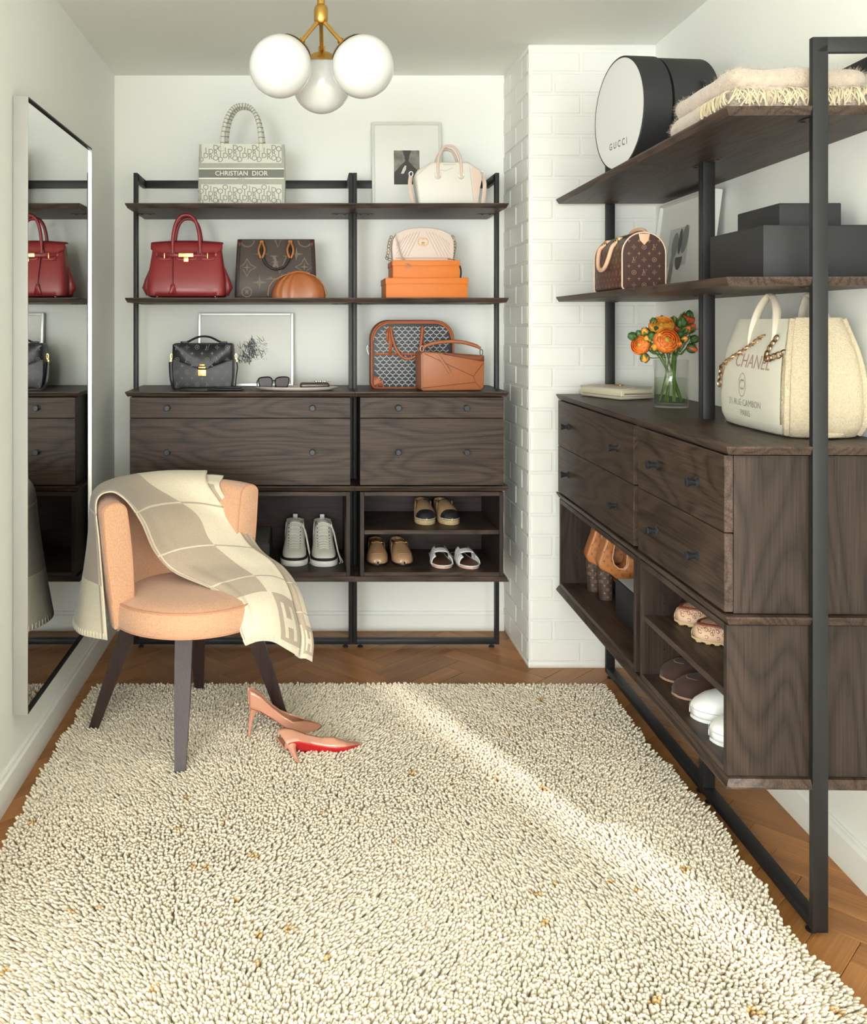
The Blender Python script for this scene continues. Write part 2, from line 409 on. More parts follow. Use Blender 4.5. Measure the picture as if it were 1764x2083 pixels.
def bay(W, loc, rotz, label, left_end, right_end, group=None):
    t = thing('shelving_bay', label, 'shelving', loc, rotz)
    for s, x0 in ((-1, -.0008 if left_end else .0006), (1, W-PT+(.0008 if right_end else -.0006))):
        MB().box(x0, x0+PT, U0, U1, .013, ZTOP, .0015).build('post', m_metal, t)
        MB().box(x0, x0+PT, U0+.01, DEP, ZTOP-.034, ZTOP, .0015).build('top_arm', m_metal, t)
        f = MB(); xf = x0+PT/2 if s > 0 else x0+PT/2
        f.lathe([(.012, 0), (.012, .004), (.005, .006), (.005, .014)], 14, (xf+(-.022 if s > 0 else .022), U0+.012, 0)); f.build('foot', m_metal, t)
    MB().box(PT, W-PT, U0+.001, U1-.001, .013, .034, .0015).build('bottom_bar', m_metal, t)
    MB().box(PT, W-PT, DEP-.014, DEP-.001, ZTOP-.034, ZTOP, .0015).build('wall_rail', m_metal, t)
    for zt in (ZT, ZM):
        sh = board(W, zt, left_end, right_end).build('shelf', m_wx, t, angle=25)
        for s in (-1, 1):
            p = MB(); xc = .05 if s < 0 else W-.05
            p.lathe([(.02, 0), (.02, .0018), (.018, .0022)], 18, (0, 0, 0), mat=Matrix.Translation((xc, DEP/2, zt-TH-.0022)) @ Matrix.Diagonal((1.9, .75, 1, 1)))
            pl = p.build('fixing_plate', m_wx, sh)
            q = MB()
            for dx, dy in ((-.018, -.004), (.016, .004)): q.lathe([(.0052, 0), (.0052, .0012), (.003, .0016)], 10, (xc+dx, DEP/2+dy, zt-TH-.0036))
            tag(q.build('screws', m_hole, sh), kind='stuff')
    board(W, ZC, left_end, right_end).build('worktop', m_wx, t, angle=25)
    board(W, ZD, left_end, right_end).build('middle_board', m_wx, t, angle=25)
    board(W, ZB+TH, left_end, right_end, True).build('bottom_board', m_wx, t, angle=25)
    return t
def knob(mb, x, y, z):
    R = Matrix.Translation((x, y, z)) @ Matrix.Rotation(PI/2, 4, 'X')
    mb.lathe([(.0125, 0), (.0125, .003), (.007, .006), (.0068, .014), (.0115, .024), (.0118, .027), (.010, .0285)], 18, mat=R)
m_knob = PM('knob_metal', (48, 50, 54), .4, .4)
def drawers(W, loc, rotz, zs, label):
    t = thing('drawer_cabinet', label, 'cabinet', Matrix.Translation(loc) @ Matrix.Rotation(rotz, 4, 'Z') @ Vector((0, 0, ZD)), rotz)
    z0, z1 = .002, ZC-TH-.003-ZD
    b = MB(); b.box(.0195, W-.0195, .0235, DEP-.01, z0, z1, .001)
    b.build('carcass', m_wz, t, smooth=False)
    for a, c in zs:
        d = MB().box(.0192, W-.0192, .003, .0226, a-ZD, c-ZD, .0012, seg=1).build('drawer', m_wx, t)
        for xk in (.17, W-.17):
            k = MB(); knob(k, xk, .003, (a+c)/2-ZD); k.build('knob', m_knob, d)
    return t
def cubby(W, loc, rotz, label, shelf=None):
    t = thing('open_cubby', label, 'cabinet', Matrix.Translation(loc) @ Matrix.Rotation(rotz, 4, 'Z') @ Vector((0, 0, ZB+TH)), rotz)
    z0, z1 = .0006, ZD-TH-.004-(ZB+TH); k = .0165
    for x0 in (.0195, W-.0195-k):
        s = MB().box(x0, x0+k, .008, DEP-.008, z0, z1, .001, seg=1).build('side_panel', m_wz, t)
        h = MB(); inner = x0+k if x0 < W/2 else x0
        for uu in (.07, DEP-.09):
            for i in range(9):
                zz = .06+i*.026
                h.lathe([(.0026, -.0004), (.0026, .0004)], 8, mat=Matrix.Translation((inner, uu, zz)) @ Matrix.Rotation(PI/2, 4, 'Y'))
        tag(h.build('pin_holes', m_hole, s), kind='stuff')
    MB().box(.0195+k, W-.0195-k, .008, DEP-.008, z1-k, z1, .001, seg=1).build('top_panel', m_wx, t)
    MB().box(.0195+k, W-.0195-k, .008, DEP-.008, z0, z0+k, .001, seg=1).build('bottom_panel', m_wx, t)
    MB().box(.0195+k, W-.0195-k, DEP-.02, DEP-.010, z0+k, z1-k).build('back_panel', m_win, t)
    if shelf: MB().box(.0195+k+.0005, W-.0195-k-.0005, .014, DEP-.021, shelf-TH*.9-(ZB+TH), shelf-(ZB+TH), .001, seg=1).build('shelf', m_wx, t)
    return t
CUB_Z = ZB+TH+.0165       # floor of the cubbies
SHELF_Z = .5285
XLU = -.7215; YF = YW-DEP
ORB = Vector((XLU, YF, 0)); ORB2 = ORB+Vector((W1, 0, 0))
XF, YN = .9242, 2.0321; LT = W1+W2
RR = -PI/2-EPS
ORR = Vector((XF+LT*math.sin(EPS), YN+LT*math.cos(EPS), 0))
ORR2 = ORR+Vector((-math.sin(EPS), -math.cos(EPS), 0))*W1
def RU(a, u, z):              # right unit: a along from its far end, u depth from its front
    return ORR+Vector((-math.sin(EPS), -math.cos(EPS), 0))*a+Vector((math.cos(EPS), -math.sin(EPS), 0))*u+Vector((0, 0, z))
bay(W1, ORB, 0, 'wide dark wood and black metal shelving bay on the back wall beside the mirror', True, False)
bay(W2, ORB2, 0, 'narrow dark wood and black metal shelving bay on the back wall beside the white brick', False, True)
bay(W1, ORR, RR, 'wide shelving bay on the right wall holding the round hat box and the flower vase', True, False)
bay(W2, ORR2, RR, 'narrow shelving bay on the right wall holding the big cream tote and folded throw', False, True)
zsB = [(.9757, 1.0575), (.7095, .9735)]; zsR = [(.8862, 1.0575), (.7095, .8838)]
drawers(W1, ORB, 0, zsB, 'wide dark wood drawer cabinet under the black crossbody bag and tray')
drawers(W2, ORB2, 0, zsB, 'narrow dark wood drawer cabinet under the chevron briefcase and tan angular bag')
drawers(W1, ORR, RR, zsR, 'wide two-drawer dark wood cabinet under the cream clutch and flower vase')
drawers(W2, ORR2, RR, zsR, 'narrow two-drawer dark wood cabinet under the big cream tote')
cubby(W1, ORB, 0, 'wide open wooden cubby behind the chair holding the white high-top sneakers')
cubby(W2, ORB2, 0, 'open wooden cubby with a shelf holding espadrilles, tan loafers and white slides', SHELF_Z)
cubby(W1, ORR, RR, 'wide open wooden cubby holding patterned heeled boots and a black box')
cubby(W2, ORR2, RR, 'open wooden cubby with a shelf holding patterned moccasins, brown loafers and white sneakers', SHELF_Z)
# ------------------------------------------------------------ mirror on the left wall
mt = thing('wall_mirror', 'tall rectangular wall mirror with a thin brushed silver frame', 'mirror', (XL_WALL, 2.66, .223))
MW, MHh, MD = .80, 1.783, .044
m_chrome = PM('brushed_silver', (216, 216, 216), .22, 1.0)
m_mirror = PM('mirror_glass', (236, 238, 236), .015, 1.0)
m_black = PM('mirror_edge_black', (16, 16, 15), .5)
MB().box(0.001, .036, .004, MW-.004, .004, MHh-.004).build('backing', m_black, mt, smooth=False)
MB().box(.036, .0365, .006, MW-.006, .006, MHh-.006).build('mirror_pane', m_mirror, mt, smooth=False)
for y0, y1, z0, z1 in ((0, .006, 0, MHh), (MW-.006, MW, 0, MHh), (.006, MW-.006, 0, .006), (.006, MW-.006, MHh-.006, MHh)):
    MB().box(.001, MD, y0, y1, z0, z1, .0006, seg=1).build('frame_rail', m_chrome if y1-y0 < .01 else m_black, mt)
# ------------------------------------------------------------ rug with thick tufts
rug = thing('shag_rug', 'thick cream shag rug with chunky wool tufts on the herringbone floor', 'rug', (0, 0, 0))
m_wool = PM('cream_wool', (230, 218, 198), .9, sheen=.2, var=(9, .06))
m_wool2 = PM('tan_wool', (206, 172, 124), .9, var=(30, .15))
m_rugback = PM('rug_backing', (196, 184, 158), .95)
# gently irregular outline
def rug_edge(t, seed): return .010*math.sin(t*7+seed)+.007*math.sin(t*17+seed*2)
RX0, RX1, RY0, RY1 = -.768, 1.085, 1.32, 3.40
MB().box(RX0+.012, RX1-.035, RY0, RY1-.012, .001, .010).build('backing', m_rugback, rug, smooth=False)
def tufts():
    sp = .0086; P = []
    ny = int((RY1-RY0)/(sp*.9)); nx = int((RX1-RX0)/sp)
    rs = np.random.RandomState(3)
    for j in range(ny):
        y = RY0+j*sp*.9
        xs = RX0+(np.arange(nx)+(.5 if j % 2 else 0))*sp
        xs = xs+rs.uniform(-.0024, .0024, nx)
        xl = RX0+.008*math.sin(y*9)+.006*math.sin(y*23); xr = RX1-.022*(1-(y-1.7)/1.7)+.008*math.sin(y*8+1)+.006*math.sin(y*21)
        xs = xs[(xs > xl) & (xs < xr)]
        P.append(np.stack([xs, np.full(len(xs), y)+rs.uniform(-.003, .003, len(xs))], 1))
    P = np.concatenate(P); n = len(P)
    # smooth lean field
    lx = .010*np.sin(P[:, 0]*5.1+1.3)+.008*np.sin(P[:, 1]*6.7+P[:, 0]*3)+rs.normal(0, .0030, n)
    ly = -.009+.006*np.sin(P[:, 1]*4.3-P[:, 0]*2.2)+rs.normal(0, .0030, n)
    # lean outwards at the borders
    ed = np.clip((RX0+.03-P[:, 0])/.03, 0, 1); lx -= ed*.010
    ed = np.clip((P[:, 0]-(RX1-.04))/.04, 0, 1); lx += ed*.010
    ed = np.clip((P[:, 1]-(RY1-.03))/.03, 0, 1); ly += ed*.008
    hh = rs.uniform(.0235, .0290, n); rad = rs.uniform(.0043, .0052, n)
    S = 4
    prof = [(0.0, .85, 0.0), (.45, 1.0, .30), (.86, .98, .82), (.985, .62, .97)]
    ang0 = rs.uniform(0, 6.28, n)
    V = []
    for (zf, rf, lf) in prof:
        for k in range(S):
            a = ang0+2*PI*k/S
            V.append(np.stack([P[:, 0]+lx*lf+rad*rf*np.cos(a), P[:, 1]+ly*lf+rad*rf*np.sin(a), .006+hh*zf], 1))
    V.append(np.stack([P[:, 0]+lx, P[:, 1]+ly, .006+hh*1.03], 1))
    V = np.stack(V, 1)                   # n, 4S+1, 3
    per = 4*S+1; F4 = []; F3 = []
    for i in range(3):
        for k in range(S):
            k2 = (k+1) % S; F4.append((i*S+k, i*S+k2, (i+1)*S+k2, (i+1)*S+k))
    for k in range(S): F3.append((3*S+k, 3*S+(k+1) % S, 4*S))
    base = (np.arange(n)*per)[:, None, None]
    f4 = (np.array(F4)[None]+base).reshape(-1, 4); f3 = (np.array(F3)[None]+base).reshape(-1, 3)
    me = bpy.data.meshes.new('pile'); nv = n*per
    me.vertices.add(nv); me.vertices.foreach_set('co', V.reshape(-1))
    nl = len(f4)*4+len(f3)*3
    me.loops.add(nl); me.loops.foreach_set('vertex_index', np.concatenate([f4.reshape(-1), f3.reshape(-1)]).astype(np.int32))
    npoly = len(f4)+len(f3); me.polygons.add(npoly)
    tot = np.concatenate([np.full(len(f4), 4), np.full(len(f3), 3)]); st = np.concatenate([[0], np.cumsum(tot)[:-1]])
    me.polygons.foreach_set('loop_start', st.astype(np.int32))
    # a few tan specks in small clusters
    spk = np.zeros(n, int)
    for _ in range(46):
        c = np.array([rs.uniform(RX0, RX1), rs.uniform(1.6, RY1)]); d = np.hypot(P[:, 0]-c[0], P[:, 1]-c[1])
        spk[(d < rs.uniform(.007, .013))] = 1
    mi = np.concatenate([np.repeat(spk, len(F4)), np.repeat(spk, len(F3))])
    me.materials.append(m_wool); me.materials.append(m_wool2)
    me.polygons.foreach_set('material_index', mi.astype(np.int32))
    me.polygons.foreach_set('use_smooth', np.ones(npoly, bool))
    me.update(calc_edges=True); me.validate()
    o = bpy.data.objects.new('pile', me); COL.objects.link(o); o.parent = rug
    tag(o, kind='stuff'); print('tufts', n, 'tris', len(f4)*2+len(f3))
tufts()
# ------------------------------------------------------------ chair
CC = Vector((-.385, 3.05, 0))
m_boucle = PM('peach_boucle', (222, 170, 134), .95, bump=(420, .9, .002), var=(260, .16), sheen=.4)
m_pipe = PM('peach_piping', (204, 148, 116), .9)
m_leg = wood('dark_chair_leg', (40, 29, 27), (62, 47, 44), 'z', .35, 5)
chair = thing('upholstered_chair', 'peach upholstered barrel-back chair with dark tapered wooden legs on the rug', 'chair', CC)
ZS0, ZS1 = .385, .470; SR = .252
s = MB()
prof = [(0, ZS0), (SR-.03, ZS0), (SR-.008, ZS0+.004), (SR, ZS0+.014), (SR+.003, ZS0+.04), (SR, ZS1-.014), (SR-.008, ZS1-.003), (SR-.022, ZS1+.006), (SR-.07, ZS1+.014), (SR-.14, ZS1+.018), (0, ZS1+.019)]
s.lathe(prof, 56, cap=False); s.build('seat', m_boucle, chair)
for zz, rr in ((ZS1-.003, SR-.006), (ZS0+.008, SR-.004)):
    MB().tube([(rr*math.cos(a), rr*math.sin(a), zz) for a in np.linspace(0, 2*PI, 64, endpoint=False)], .0035, 6, closed=True).build('piping', m_pipe, chair)
# curved back
A0, A1 = math.radians(46), math.radians(214)
def back_sec(a, k=1.0, shrink=0.0):
    """rounded cross-section in (r,z) from seat level to top; shrink for the rounded ends"""
    e = (a-A0)/(A1-A0); zt = .800-.012*abs(2*e-1)**2
    ri0, ro0, ri1, ro1 = .197, .262, .222, .306
    pts = []
    n = 10
    for i in range(n+1):
        t = i/n; z = ZS0+.004+(zt-.030-ZS0)*t; bulge = .006*math.sin(PI*t)
        pts.append((ro0+(ro1-ro0)*t+bulge, z))
    rc = (ri1+ro1)/2; rw = (ro1-ri1)/2
    for i in range(1, 8):
        th = PI*i/8; pts.append((rc+rw*math.cos(th), zt-.030+.030*math.sin(th)))
    for i in range(n+1):
        t = 1-i/n; z = ZS0+.004+(zt-.030-ZS0)*t; bulge = .010*math.sin(PI*t)
        pts.append((ri0+(ri1-ri0)*t-bulge, z))
    cr = sum(p[0] for p in pts)/len(pts); cz = sum(p[1] for p in pts)/len(pts)
    return [Vector(((cr+(r-cr)*(1-shrink))*math.cos(a), (cr+(r-cr)*(1-shrink))*math.sin(a), cz+(z-cz)*(1-shrink*.22))) for r, z in pts]
rings = [back_sec(A0-.02, shrink=.35)]+[back_sec(A0-.008, shrink=.12)]+[back_sec(a) for a in np.linspace(A0, A1, 44)]+[back_sec(A1+.008, shrink=.12), back_sec(A1+.02, shrink=.35)]
back = MB().loft(rings); bo = back.build('backrest', m_boucle, chair, angle=60)
for a, sg in ((A1+.006, 1), (A0-.006, -1)):
    ring = back_sec(a, shrink=.06)
    MB().tube([p for p in ring[2:-2]], .0026, 6).build('piping', m_pipe, chair)
# legs
for ang in (math.radians(-88), math.radians(184), math.radians(5), math.radians(91)):
    top = Vector((.185*math.cos(ang), .185*math.sin(ang), ZS0+.01)); bot = Vector((.318*math.cos(ang), .318*math.sin(ang), .012))
    d = Vector((math.cos(ang), math.sin(ang), 0)); q = Vector((-math.sin(ang), math.cos(ang), 0))
    def sq(c, h): return [c+d*h+q*h, c-d*h+q*h, c-d*h-q*h, c+d*h-q*h]
    bm = MB().loft([sq(top, .027), sq(top.lerp(bot, .5), .0235), sq(bot, .0155)])
    bm.build('leg', m_leg, chair, angle=20)
# ------------------------------------------------------------ blanket over the chair
def blanket_mat(name, u_cream0=.56, u_cream1=1.01, v_end=.90):
    m = bpy.data.materials.new(name); m.use_nodes = True; nt = m.node_tree; L = nt.links; b = nt.nodes['Principled BSDF']
    b.inputs['Roughness'].default_value = .95; b.inputs['Sheen Weight'].default_value = .35
    uv = nt.nodes.new('ShaderNodeUVMap'); sp = nt.nodes.new('ShaderNodeSeparateXYZ'); L.new(uv.outputs[0], sp.inputs[0])
    U, V = sp.outputs[0], sp.outputs[1]
    def M(op, a, b_=None, c=None):
        n = nt.nodes.new('ShaderNodeMath'); n.operation = op
        for i, x in enumerate((a, b_, c)):
            if x is None: continue
            if isinstance(x, (int, float)): n.inputs[i].default_value = x
            else: L.new(x, n.inputs[i])
        return n.outputs[0]
    def rng(x, a, c): return M('MULTIPLY', M('GREATER_THAN', x, a), M('LESS_THAN', x, c))
    def rect(u0, u1, v0, v1): return M('MULTIPLY', rng(U, u0, u1), rng(V, v0, v1))
    def near(x, a, w): return M('LESS_THAN', M('ABSOLUTE', M('SUBTRACT', x, a)), w)
    cream, taupe, line = (222, 210, 186), (180, 163, 143), (214, 200, 178)
    # taupe body with cream borders and blocks
    t = rect(.0, u_cream0, .10, .80)                       # main taupe field
    t = M('MAXIMUM', t, rect(.62, 1.1, .80, .97))           # taupe end block
    t = M('MULTIPLY', t, M('SUBTRACT', 1.0, rect(.70, .76, .83, .95)))   # block letter: two stems and a bar
    t = M('MULTIPLY', t, M('SUBTRACT', 1.0, rect(.86, .92, .83, .95)))
    t = M('MULTIPLY', t, M('SUBTRACT', 1.0, rect(.76, .86, .875, .905)))
    ln = M('MAXIMUM', M('MAXIMUM', near(V, .47, .0024), near(V, .60, .0024)), M('MAXIMUM', near(V, .735, .0024), near(U, .03, .008)))
    ln = M('MAXIMUM', ln, near(V, .22, .0024))
    n = nt.nodes.new('ShaderNodeTexNoise'); n.inputs['Scale'].default_value = 260; n.inputs['Detail'].default_value = 3
    tc = nt.nodes.new('ShaderNodeTexCoord'); L.new(tc.outputs['Object'], n.inputs['Vector'])
    def mix(f, a, b_):
        x = nt.nodes.new('ShaderNodeMix'); x.data_type = 'RGBA'; L.new(f, x.inputs[0])
        for i, c in ((6, a), (7, b_)):
            if isinstance(c, tuple): x.inputs[i].default_value = (*lin(c), 1)
            else: L.new(c, x.inputs[i])
        return x.outputs[2]
    c = mix(t, cream, taupe)
    lt = mix(M('MULTIPLY', ln, t), c, cream)
    lc = mix(M('MULTIPLY', ln, M('SUBTRACT', 1.0, t)), lt, (176, 160, 140))
    hs = nt.nodes.new('ShaderNodeHueSaturation'); L.new(M('MULTIPLY_ADD', n.outputs[0], .36, .82), hs.inputs['Value']); L.new(lc, hs.inputs['Color'])
    L.new(hs.outputs[0], b.inputs['Base Color'])
    bp = nt.nodes.new('ShaderNodeBump'); bp.inputs['Strength'].default_value = .5; bp.inputs['Distance'].default_value = .001
    L.new(n.outputs[0], bp.inputs['Height']); L.new(bp.outputs[0], b.inputs['Normal'])
    return m
def pol(phi, r, z): a = math.radians(phi); return Vector((CC.x+r*math.cos(a), CC.y+r*math.sin(a), z))
def row(*pts): return [at(*p) for p in pts]
rowsB = [
    [pol(219, .300, .372), pol(198, .358, .368), pol(173, .388, .372), pol(140, .372, .37), pol(100, .362, .40)],
    [pol(214, .300, .50), pol(190, .345, .50), pol(166, .362, .50), pol(135, .356, .50), pol(98, .350, .52)],
    [pol(211, .308, .66), pol(185, .330, .66), pol(158, .338, .66), pol(125, .338, .66), pol(94, .334, .66)],
    [pol(209, .314, .79), pol(180, .320, .79), pol(150, .322, .79), pol(118, .322, .79), pol(88, .320, .79)],
    [pol(208, .268, .818), pol(178, .270, .823), pol(148, .270, .824), pol(115, .270, .824), pol(84, .268, .820)],
    [pol(206, .215, .785), pol(175, .205, .79), pol(145, .200, .79), pol(112, .200, .79), pol(80, .208, .785)],
    row((287, 1062, 2.985), (330, 1050, 3.09), (385, 1044, 3.18), (432, 1048, 3.225), (474, 1058, 3.235)),
    row((314, 1122, 3.03), (360, 1107, 3.10), (415, 1100, 3.15), (465, 1103, 3.165), (507, 1108, 3.165)),
    row((352, 1163, 3.06), (410, 1152, 3.08), (465, 1146, 3.09), (515, 1141, 3.09), (553, 1143, 3.09)),
    row((440, 1203, 2.985), (475, 1190, 2.99), (515, 1180, 3.00), (555, 1180, 3.01), (584, 1190, 3.02)),
    row((478, 1243, 2.90), (510, 1228, 2.91), (545, 1222, 2.93), (575, 1229, 2.95), (601, 1246, 2.98)),
    row((489, 1286, 2.87), (520, 1275, 2.87), (555, 1271, 2.89), (585, 1282, 2.92), (611, 1292, 2.96)),
    row((500, 1312, 2.865), (525, 1303, 2.862), (555, 1304, 2.885), (585, 1320, 2.915), (608, 1334, 2.95))]
m_blanket = blanket_mat('plaid_wool_blanket')
m_stitch = PM('blanket_stitch', (226, 216, 196), .95)
blk = thing('wool_blanket', 'cream and taupe plaid wool blanket draped over the peach chair', 'blanket', CC)
def sheet(name, rows, mat, parent, nr=9, nc=10, wr=.006, th=.005, uv0=0.0, seed=0.0):
    G = smooth_grid(rows, nr, nc); R, C = len(G), len(G[0])
    org = parent.location
    for i in range(R):
        for j in range(C):
            v = i/(R-1); u = j/(C-1)
            k = max(0, min(1, (v-.42)*5))
            G[i][j] = G[i][j]-org+Vector((.3, -.8, .5))*(wr*k*(math.sin(u*15+v*7+seed)+.6*math.sin(u*27-v*11+seed))*math.sin(PI*min(1, u*4))*(1 if u < .95 else .5))
    o = MB().grid(G).build(name, mat, parent, angle=80, merge=False)
    me = o.data; uvl = me.uv_layers.new(name='UVMap')
    for p in me.polygons:
        for li, vi in zip(p.loop_indices, p.vertices):
            uvl.data[li].uv = ((vi % C)/(C-1), (vi//C)/(R-1))
    solidify(o, th, 0)
    return o, G
# second layer shows on the right, under the first
o_top, GB = sheet('cloth', rowsB, m_blanket, blk)
rows_u = []
for r in rowsB[4:]:
    e, k = r[4], r[3]
    rows_u.append([k.lerp(e, f)+Vector((.004, .010, -.012)) for f in (.55, .8, 1.0)]+[e+Vector((.022, .014, -.014)), e+Vector((.042, .030, -.030))])
rows_u[0] = [pol(a, .270, z) for a, z in ((100, .806), (92, .807), (84, .808), (78, .808), (71, .806))]
rows_u[1] = [pol(a, .212, z) for a, z in ((98, .77), (90, .772), (81, .772), (74, .77), (67, .768))]
sheet('under_layer', rows_u, blanket_mat('plaid_wool_blanket_under', .8), blk, th=.004, wr=.0, seed=2)
# blanket stitch along both hems
st = MB()
for edge in (GB[0], GB[-1]):
    prev = None
    pts = smooth_pts(edge, 2); acc = 0
    inner = smooth_pts(GB[3] if edge is GB[0] else GB[-4], 2)
    st.tube([p for p in pts], .0028, 6)
    for i in range(0, len(pts)-1, 2):
        a = pts[i]; d = (inner[i]-a).normalized()*.016; n = Vector((-.25, -.9, .25)).normalized()*.0036
        st.tube([a+n, a+d+n], .0017, 5)
tag(st.build('stitching', m_stitch, blk), kind='stuff')
# ------------------------------------------------------------ ceiling lamp
m_brass = PM('satin_brass', (206, 164, 88), .28, 1.0)
m_opal = PM('opal_glass', (214, 214, 211), .12, coat=.5, sss=.15)
lampC = Vector(((653-CX)*2.67/FPX, 2.67, 0))
lamp = thing('globe_chandelier', 'three-globe ceiling light with white opal glass globes and brass arms', 'ceiling lamp', (lampC.x, lampC.y, ZCEIL))
def LZ(py, Y=2.67): return HC-(py-CY)*Y/FPX-ZCEIL
MB().lathe([(.065, 0), (.065, -.012), (.055, -.02), (.012, -.024), (0, -.024)], 32).build('canopy', m_brass, lamp)
MB().tube([(0, 0, -.02), (0, 0, LZ(12))], .0105, 14).build('stem', m_brass, lamp)
MB().lathe([(0, LZ(50)), (.014, LZ(49)), (.018, LZ(46)), (.0205, LZ(40)), (.0205, LZ(20)), (.018, LZ(14)), (.0125, LZ(10)), (.0115, LZ(10)), (.0115, LZ(0)), (.008, LZ(-3)), (0, LZ(-4))], 28).build('hub', m_brass, lamp)
zg = LZ(122, 2.54); GR = .0885
for ang, rr in ((-150, .133), (-28, .133), (88, .128)):
    a = math.radians(ang); d = Vector((math.cos(a), math.sin(a), 0))
    top = d*.006+Vector((0, 0, LZ(42))); cen = d*rr+Vector((0, 0, zg))
    dr = (cen-top).normalized() if ang < 60 else Vector((d.x*.35, d.y*.35, -1)).normalized()
    joint = cen-dr*(GR+.004)
    if ang > 60:
        joint = cen+Vector((0, -.02, GR*.98))
        dr = (cen-joint).normalized()
    MB().tube([top, joint], .0062, 10).build('arm', m_brass, lamp)
    cupM = Matrix.Translation(cen) @ (-dr).to_track_quat('Z', 'Y').to_matrix().to_4x4()
    MB().lathe([(.010, GR+.022), (.010, GR+.004), (.02, GR+.006), (GR*.55+.004, GR*.86), (GR*.60+.003, GR*.80)], 32, mat=cupM, cap=False).build('cap', m_brass, lamp)
    MB().sphere(cen, GR, 40, 28).build('globe', m_opal, lamp)
# ------------------------------------------------------------ framed pictures
m_paper = PM('mat_board', (232, 232, 226), .7)
m_silver = PM('silver_frame', (176, 178, 174), .3, .9)
m_whiteframe = PM('white_frame', (216, 217, 208), .35)
m_darkline = PM('frame_dark', (52, 52, 50), .5)
def frame(name, label, w, h, fw, fd, m_frame, loc, lean, rotz, builder):
    """front face looks to local -y, origin at the bottom front edge; lean tips the top towards +y"""
    t = thing(name, label, 'picture frame', loc, rotz)
    R = Matrix.Rotation(-lean, 4, 'X')
    for x0, x1, z0, z1 in ((-w/2, -w/2+fw, 0, h), (w/2-fw, w/2, 0, h), (-w/2+fw, w/2-fw, 0, fw), (-w/2+fw, w/2-fw, h-fw, h)):
        MB().box(x0, x1, 0, fd, z0, z1, .0012, seg=1).xf(R).build('frame_rail', m_frame, t)
    MB().box(-w/2+fw, w/2-fw, fd*.35, fd*.9, fw, h-fw).xf(R).build('mat_board', m_paper, t, smooth=False)
    art = builder(fd*.35-.0006)
    for nm, mb, m in art: mb.xf(R).build(nm, m, t, smooth=False)
    return t
m_ph = [PM('photo_dark', (62, 61, 57), .5), PM('photo_mid', (126, 124, 114), .5, var=(30, .4)), PM('photo_light', (205, 205, 196), .5), PM('photo_black', (34, 34, 34), .5)]
def flat(poly, y):
    return MB().add([(p[0], y, p[1]) for p in poly], [tuple(range(len(poly)))])
def art1(y):      # photograph with a dark shape and a pale sliver
    x0, x1, z0, z1 = -.056, .056, .128, .280
    A = [('print', flat([(x0, z0), (x1, z0), (x1, z1), (x0, z1)], y), m_ph[1])]
    y -= .0005
    A.append(('print', flat([(x0, z0), (x1, z0), (x1, z0+.055), (.03, z0+.078), (.008, z0+.105), (.012, z0+.125), (.02, z1), (-.018, z1), (-.010, z0+.125), (-.006, z0+.105), (-.04, z0+.07), (x0, z0+.05)], y), m_ph[0]))
    y -= .0005
    A.append(('print', flat([(-.026, z0+.048), (-.014, z0+.048), (-.004, z0+.066), (-.002, z0+.083), (-.008, z0+.085), (-.017, z0+.070)], y), m_ph[2]))
    return A
def art2(y):      # dense black ink strokes
    rs = random.Random(5); A = []
    mb = MB(); yy = y
    for i in range(240):
        t = rs.random(); cx = .012+rs.gauss(0, .022)+.02*t; cz = .105+rs.random()*.085
        if cx > .02: cz += .02
        if cx > .035 and rs.random() < .55: continue
        a = rs.gauss(2.1, .5); l = rs.uniform(.006, .02); wd = rs.uniform(.0006, .0017)
        d = Vector((math.cos(a), 0, math.sin(a)))*l; n = Vector((-d.z, 0, d.x)).normalized()*wd
        c = Vector((cx, yy-rs.random()*.0004, cz)); mb.add([c-d-n, c+d-n*.3, c+d+n*.3, c-d+n], [(0, 1, 2, 3)])
    for i in range(60):
        cx = rs.uniform(.045, .092); cz = rs.uniform(.115, .19); d = Vector((rs.uniform(.002, .008), 0, 0)) if rs.random() < .6 else Vector((0, 0, rs.uniform(.002, .008))); n = Vector((d.z, 0, -d.x)).normalized()*.0004 if d.x else Vector((.0004, 0, 0))
        if d.x: n = Vector((0, 0, .0004))
        c = Vector((cx, yy, cz)); mb.add([c-d-n, c+d-n, c+d+n, c-d+n], [(0, 1, 2, 3)])
    A.append(('print', mb, m_ph[3])); return A
def ell(cx, cz, rx, rz, rot=0, a0=0, a1=2*PI, n=24):
    P = []
    for i in range(n+(0 if a1-a0 > 6.2 else 1)):
        a = a0+(a1-a0)*i/n; x, z_ = rx*math.cos(a), rz*math.sin(a)
        P.append((cx+x*math.cos(rot)-z_*math.sin(rot), cz+x*math.sin(rot)+z_*math.cos(rot)))
    return P
def art3(y):      # grey and black ovals
    A = [('print', flat([(-.12, .10), (.06, .10), (.06, .235), (-.12, .235)], y), PM('print_grey', (196, 198, 192), .6))]
    y -= .0006
    A.append(('print', flat(ell(-.055, .175, .030, .045, -.1), y), PM('print_grey_oval', (132, 134, 126), .6)))
    A.append(('print', flat(ell(.03, .19, .028, .05, -.2), y), PM('print_grey_oval', (132, 134, 126), .6)))
    A.append(('print', flat(ell(-.01, .185, .016, .045, -.05), y-.0004), m_ph[0]))
    A.append(('print', flat(ell(-.005, .13, .032, .045, 0, PI, 2*PI), y-.0004), m_ph[0]))
    A.append(('print', flat([(-.095, .02), (-.06, .02), (-.05, .15), (-.075, .15)], y-.0004), PM('print_grey_oval', (132, 134, 126), .6)))
    return A
def lean_loc(xpx, Y, z): return Vector(((xpx-CX)*Y/FPX, Y, z+.0006))
frame('picture_frame', 'tall white-framed photograph leaning on the back wall behind the small white bag', .304, .405, .012, .018, m_whiteframe, lean_loc(829, 4.000, ZT), .11, 0, art1)
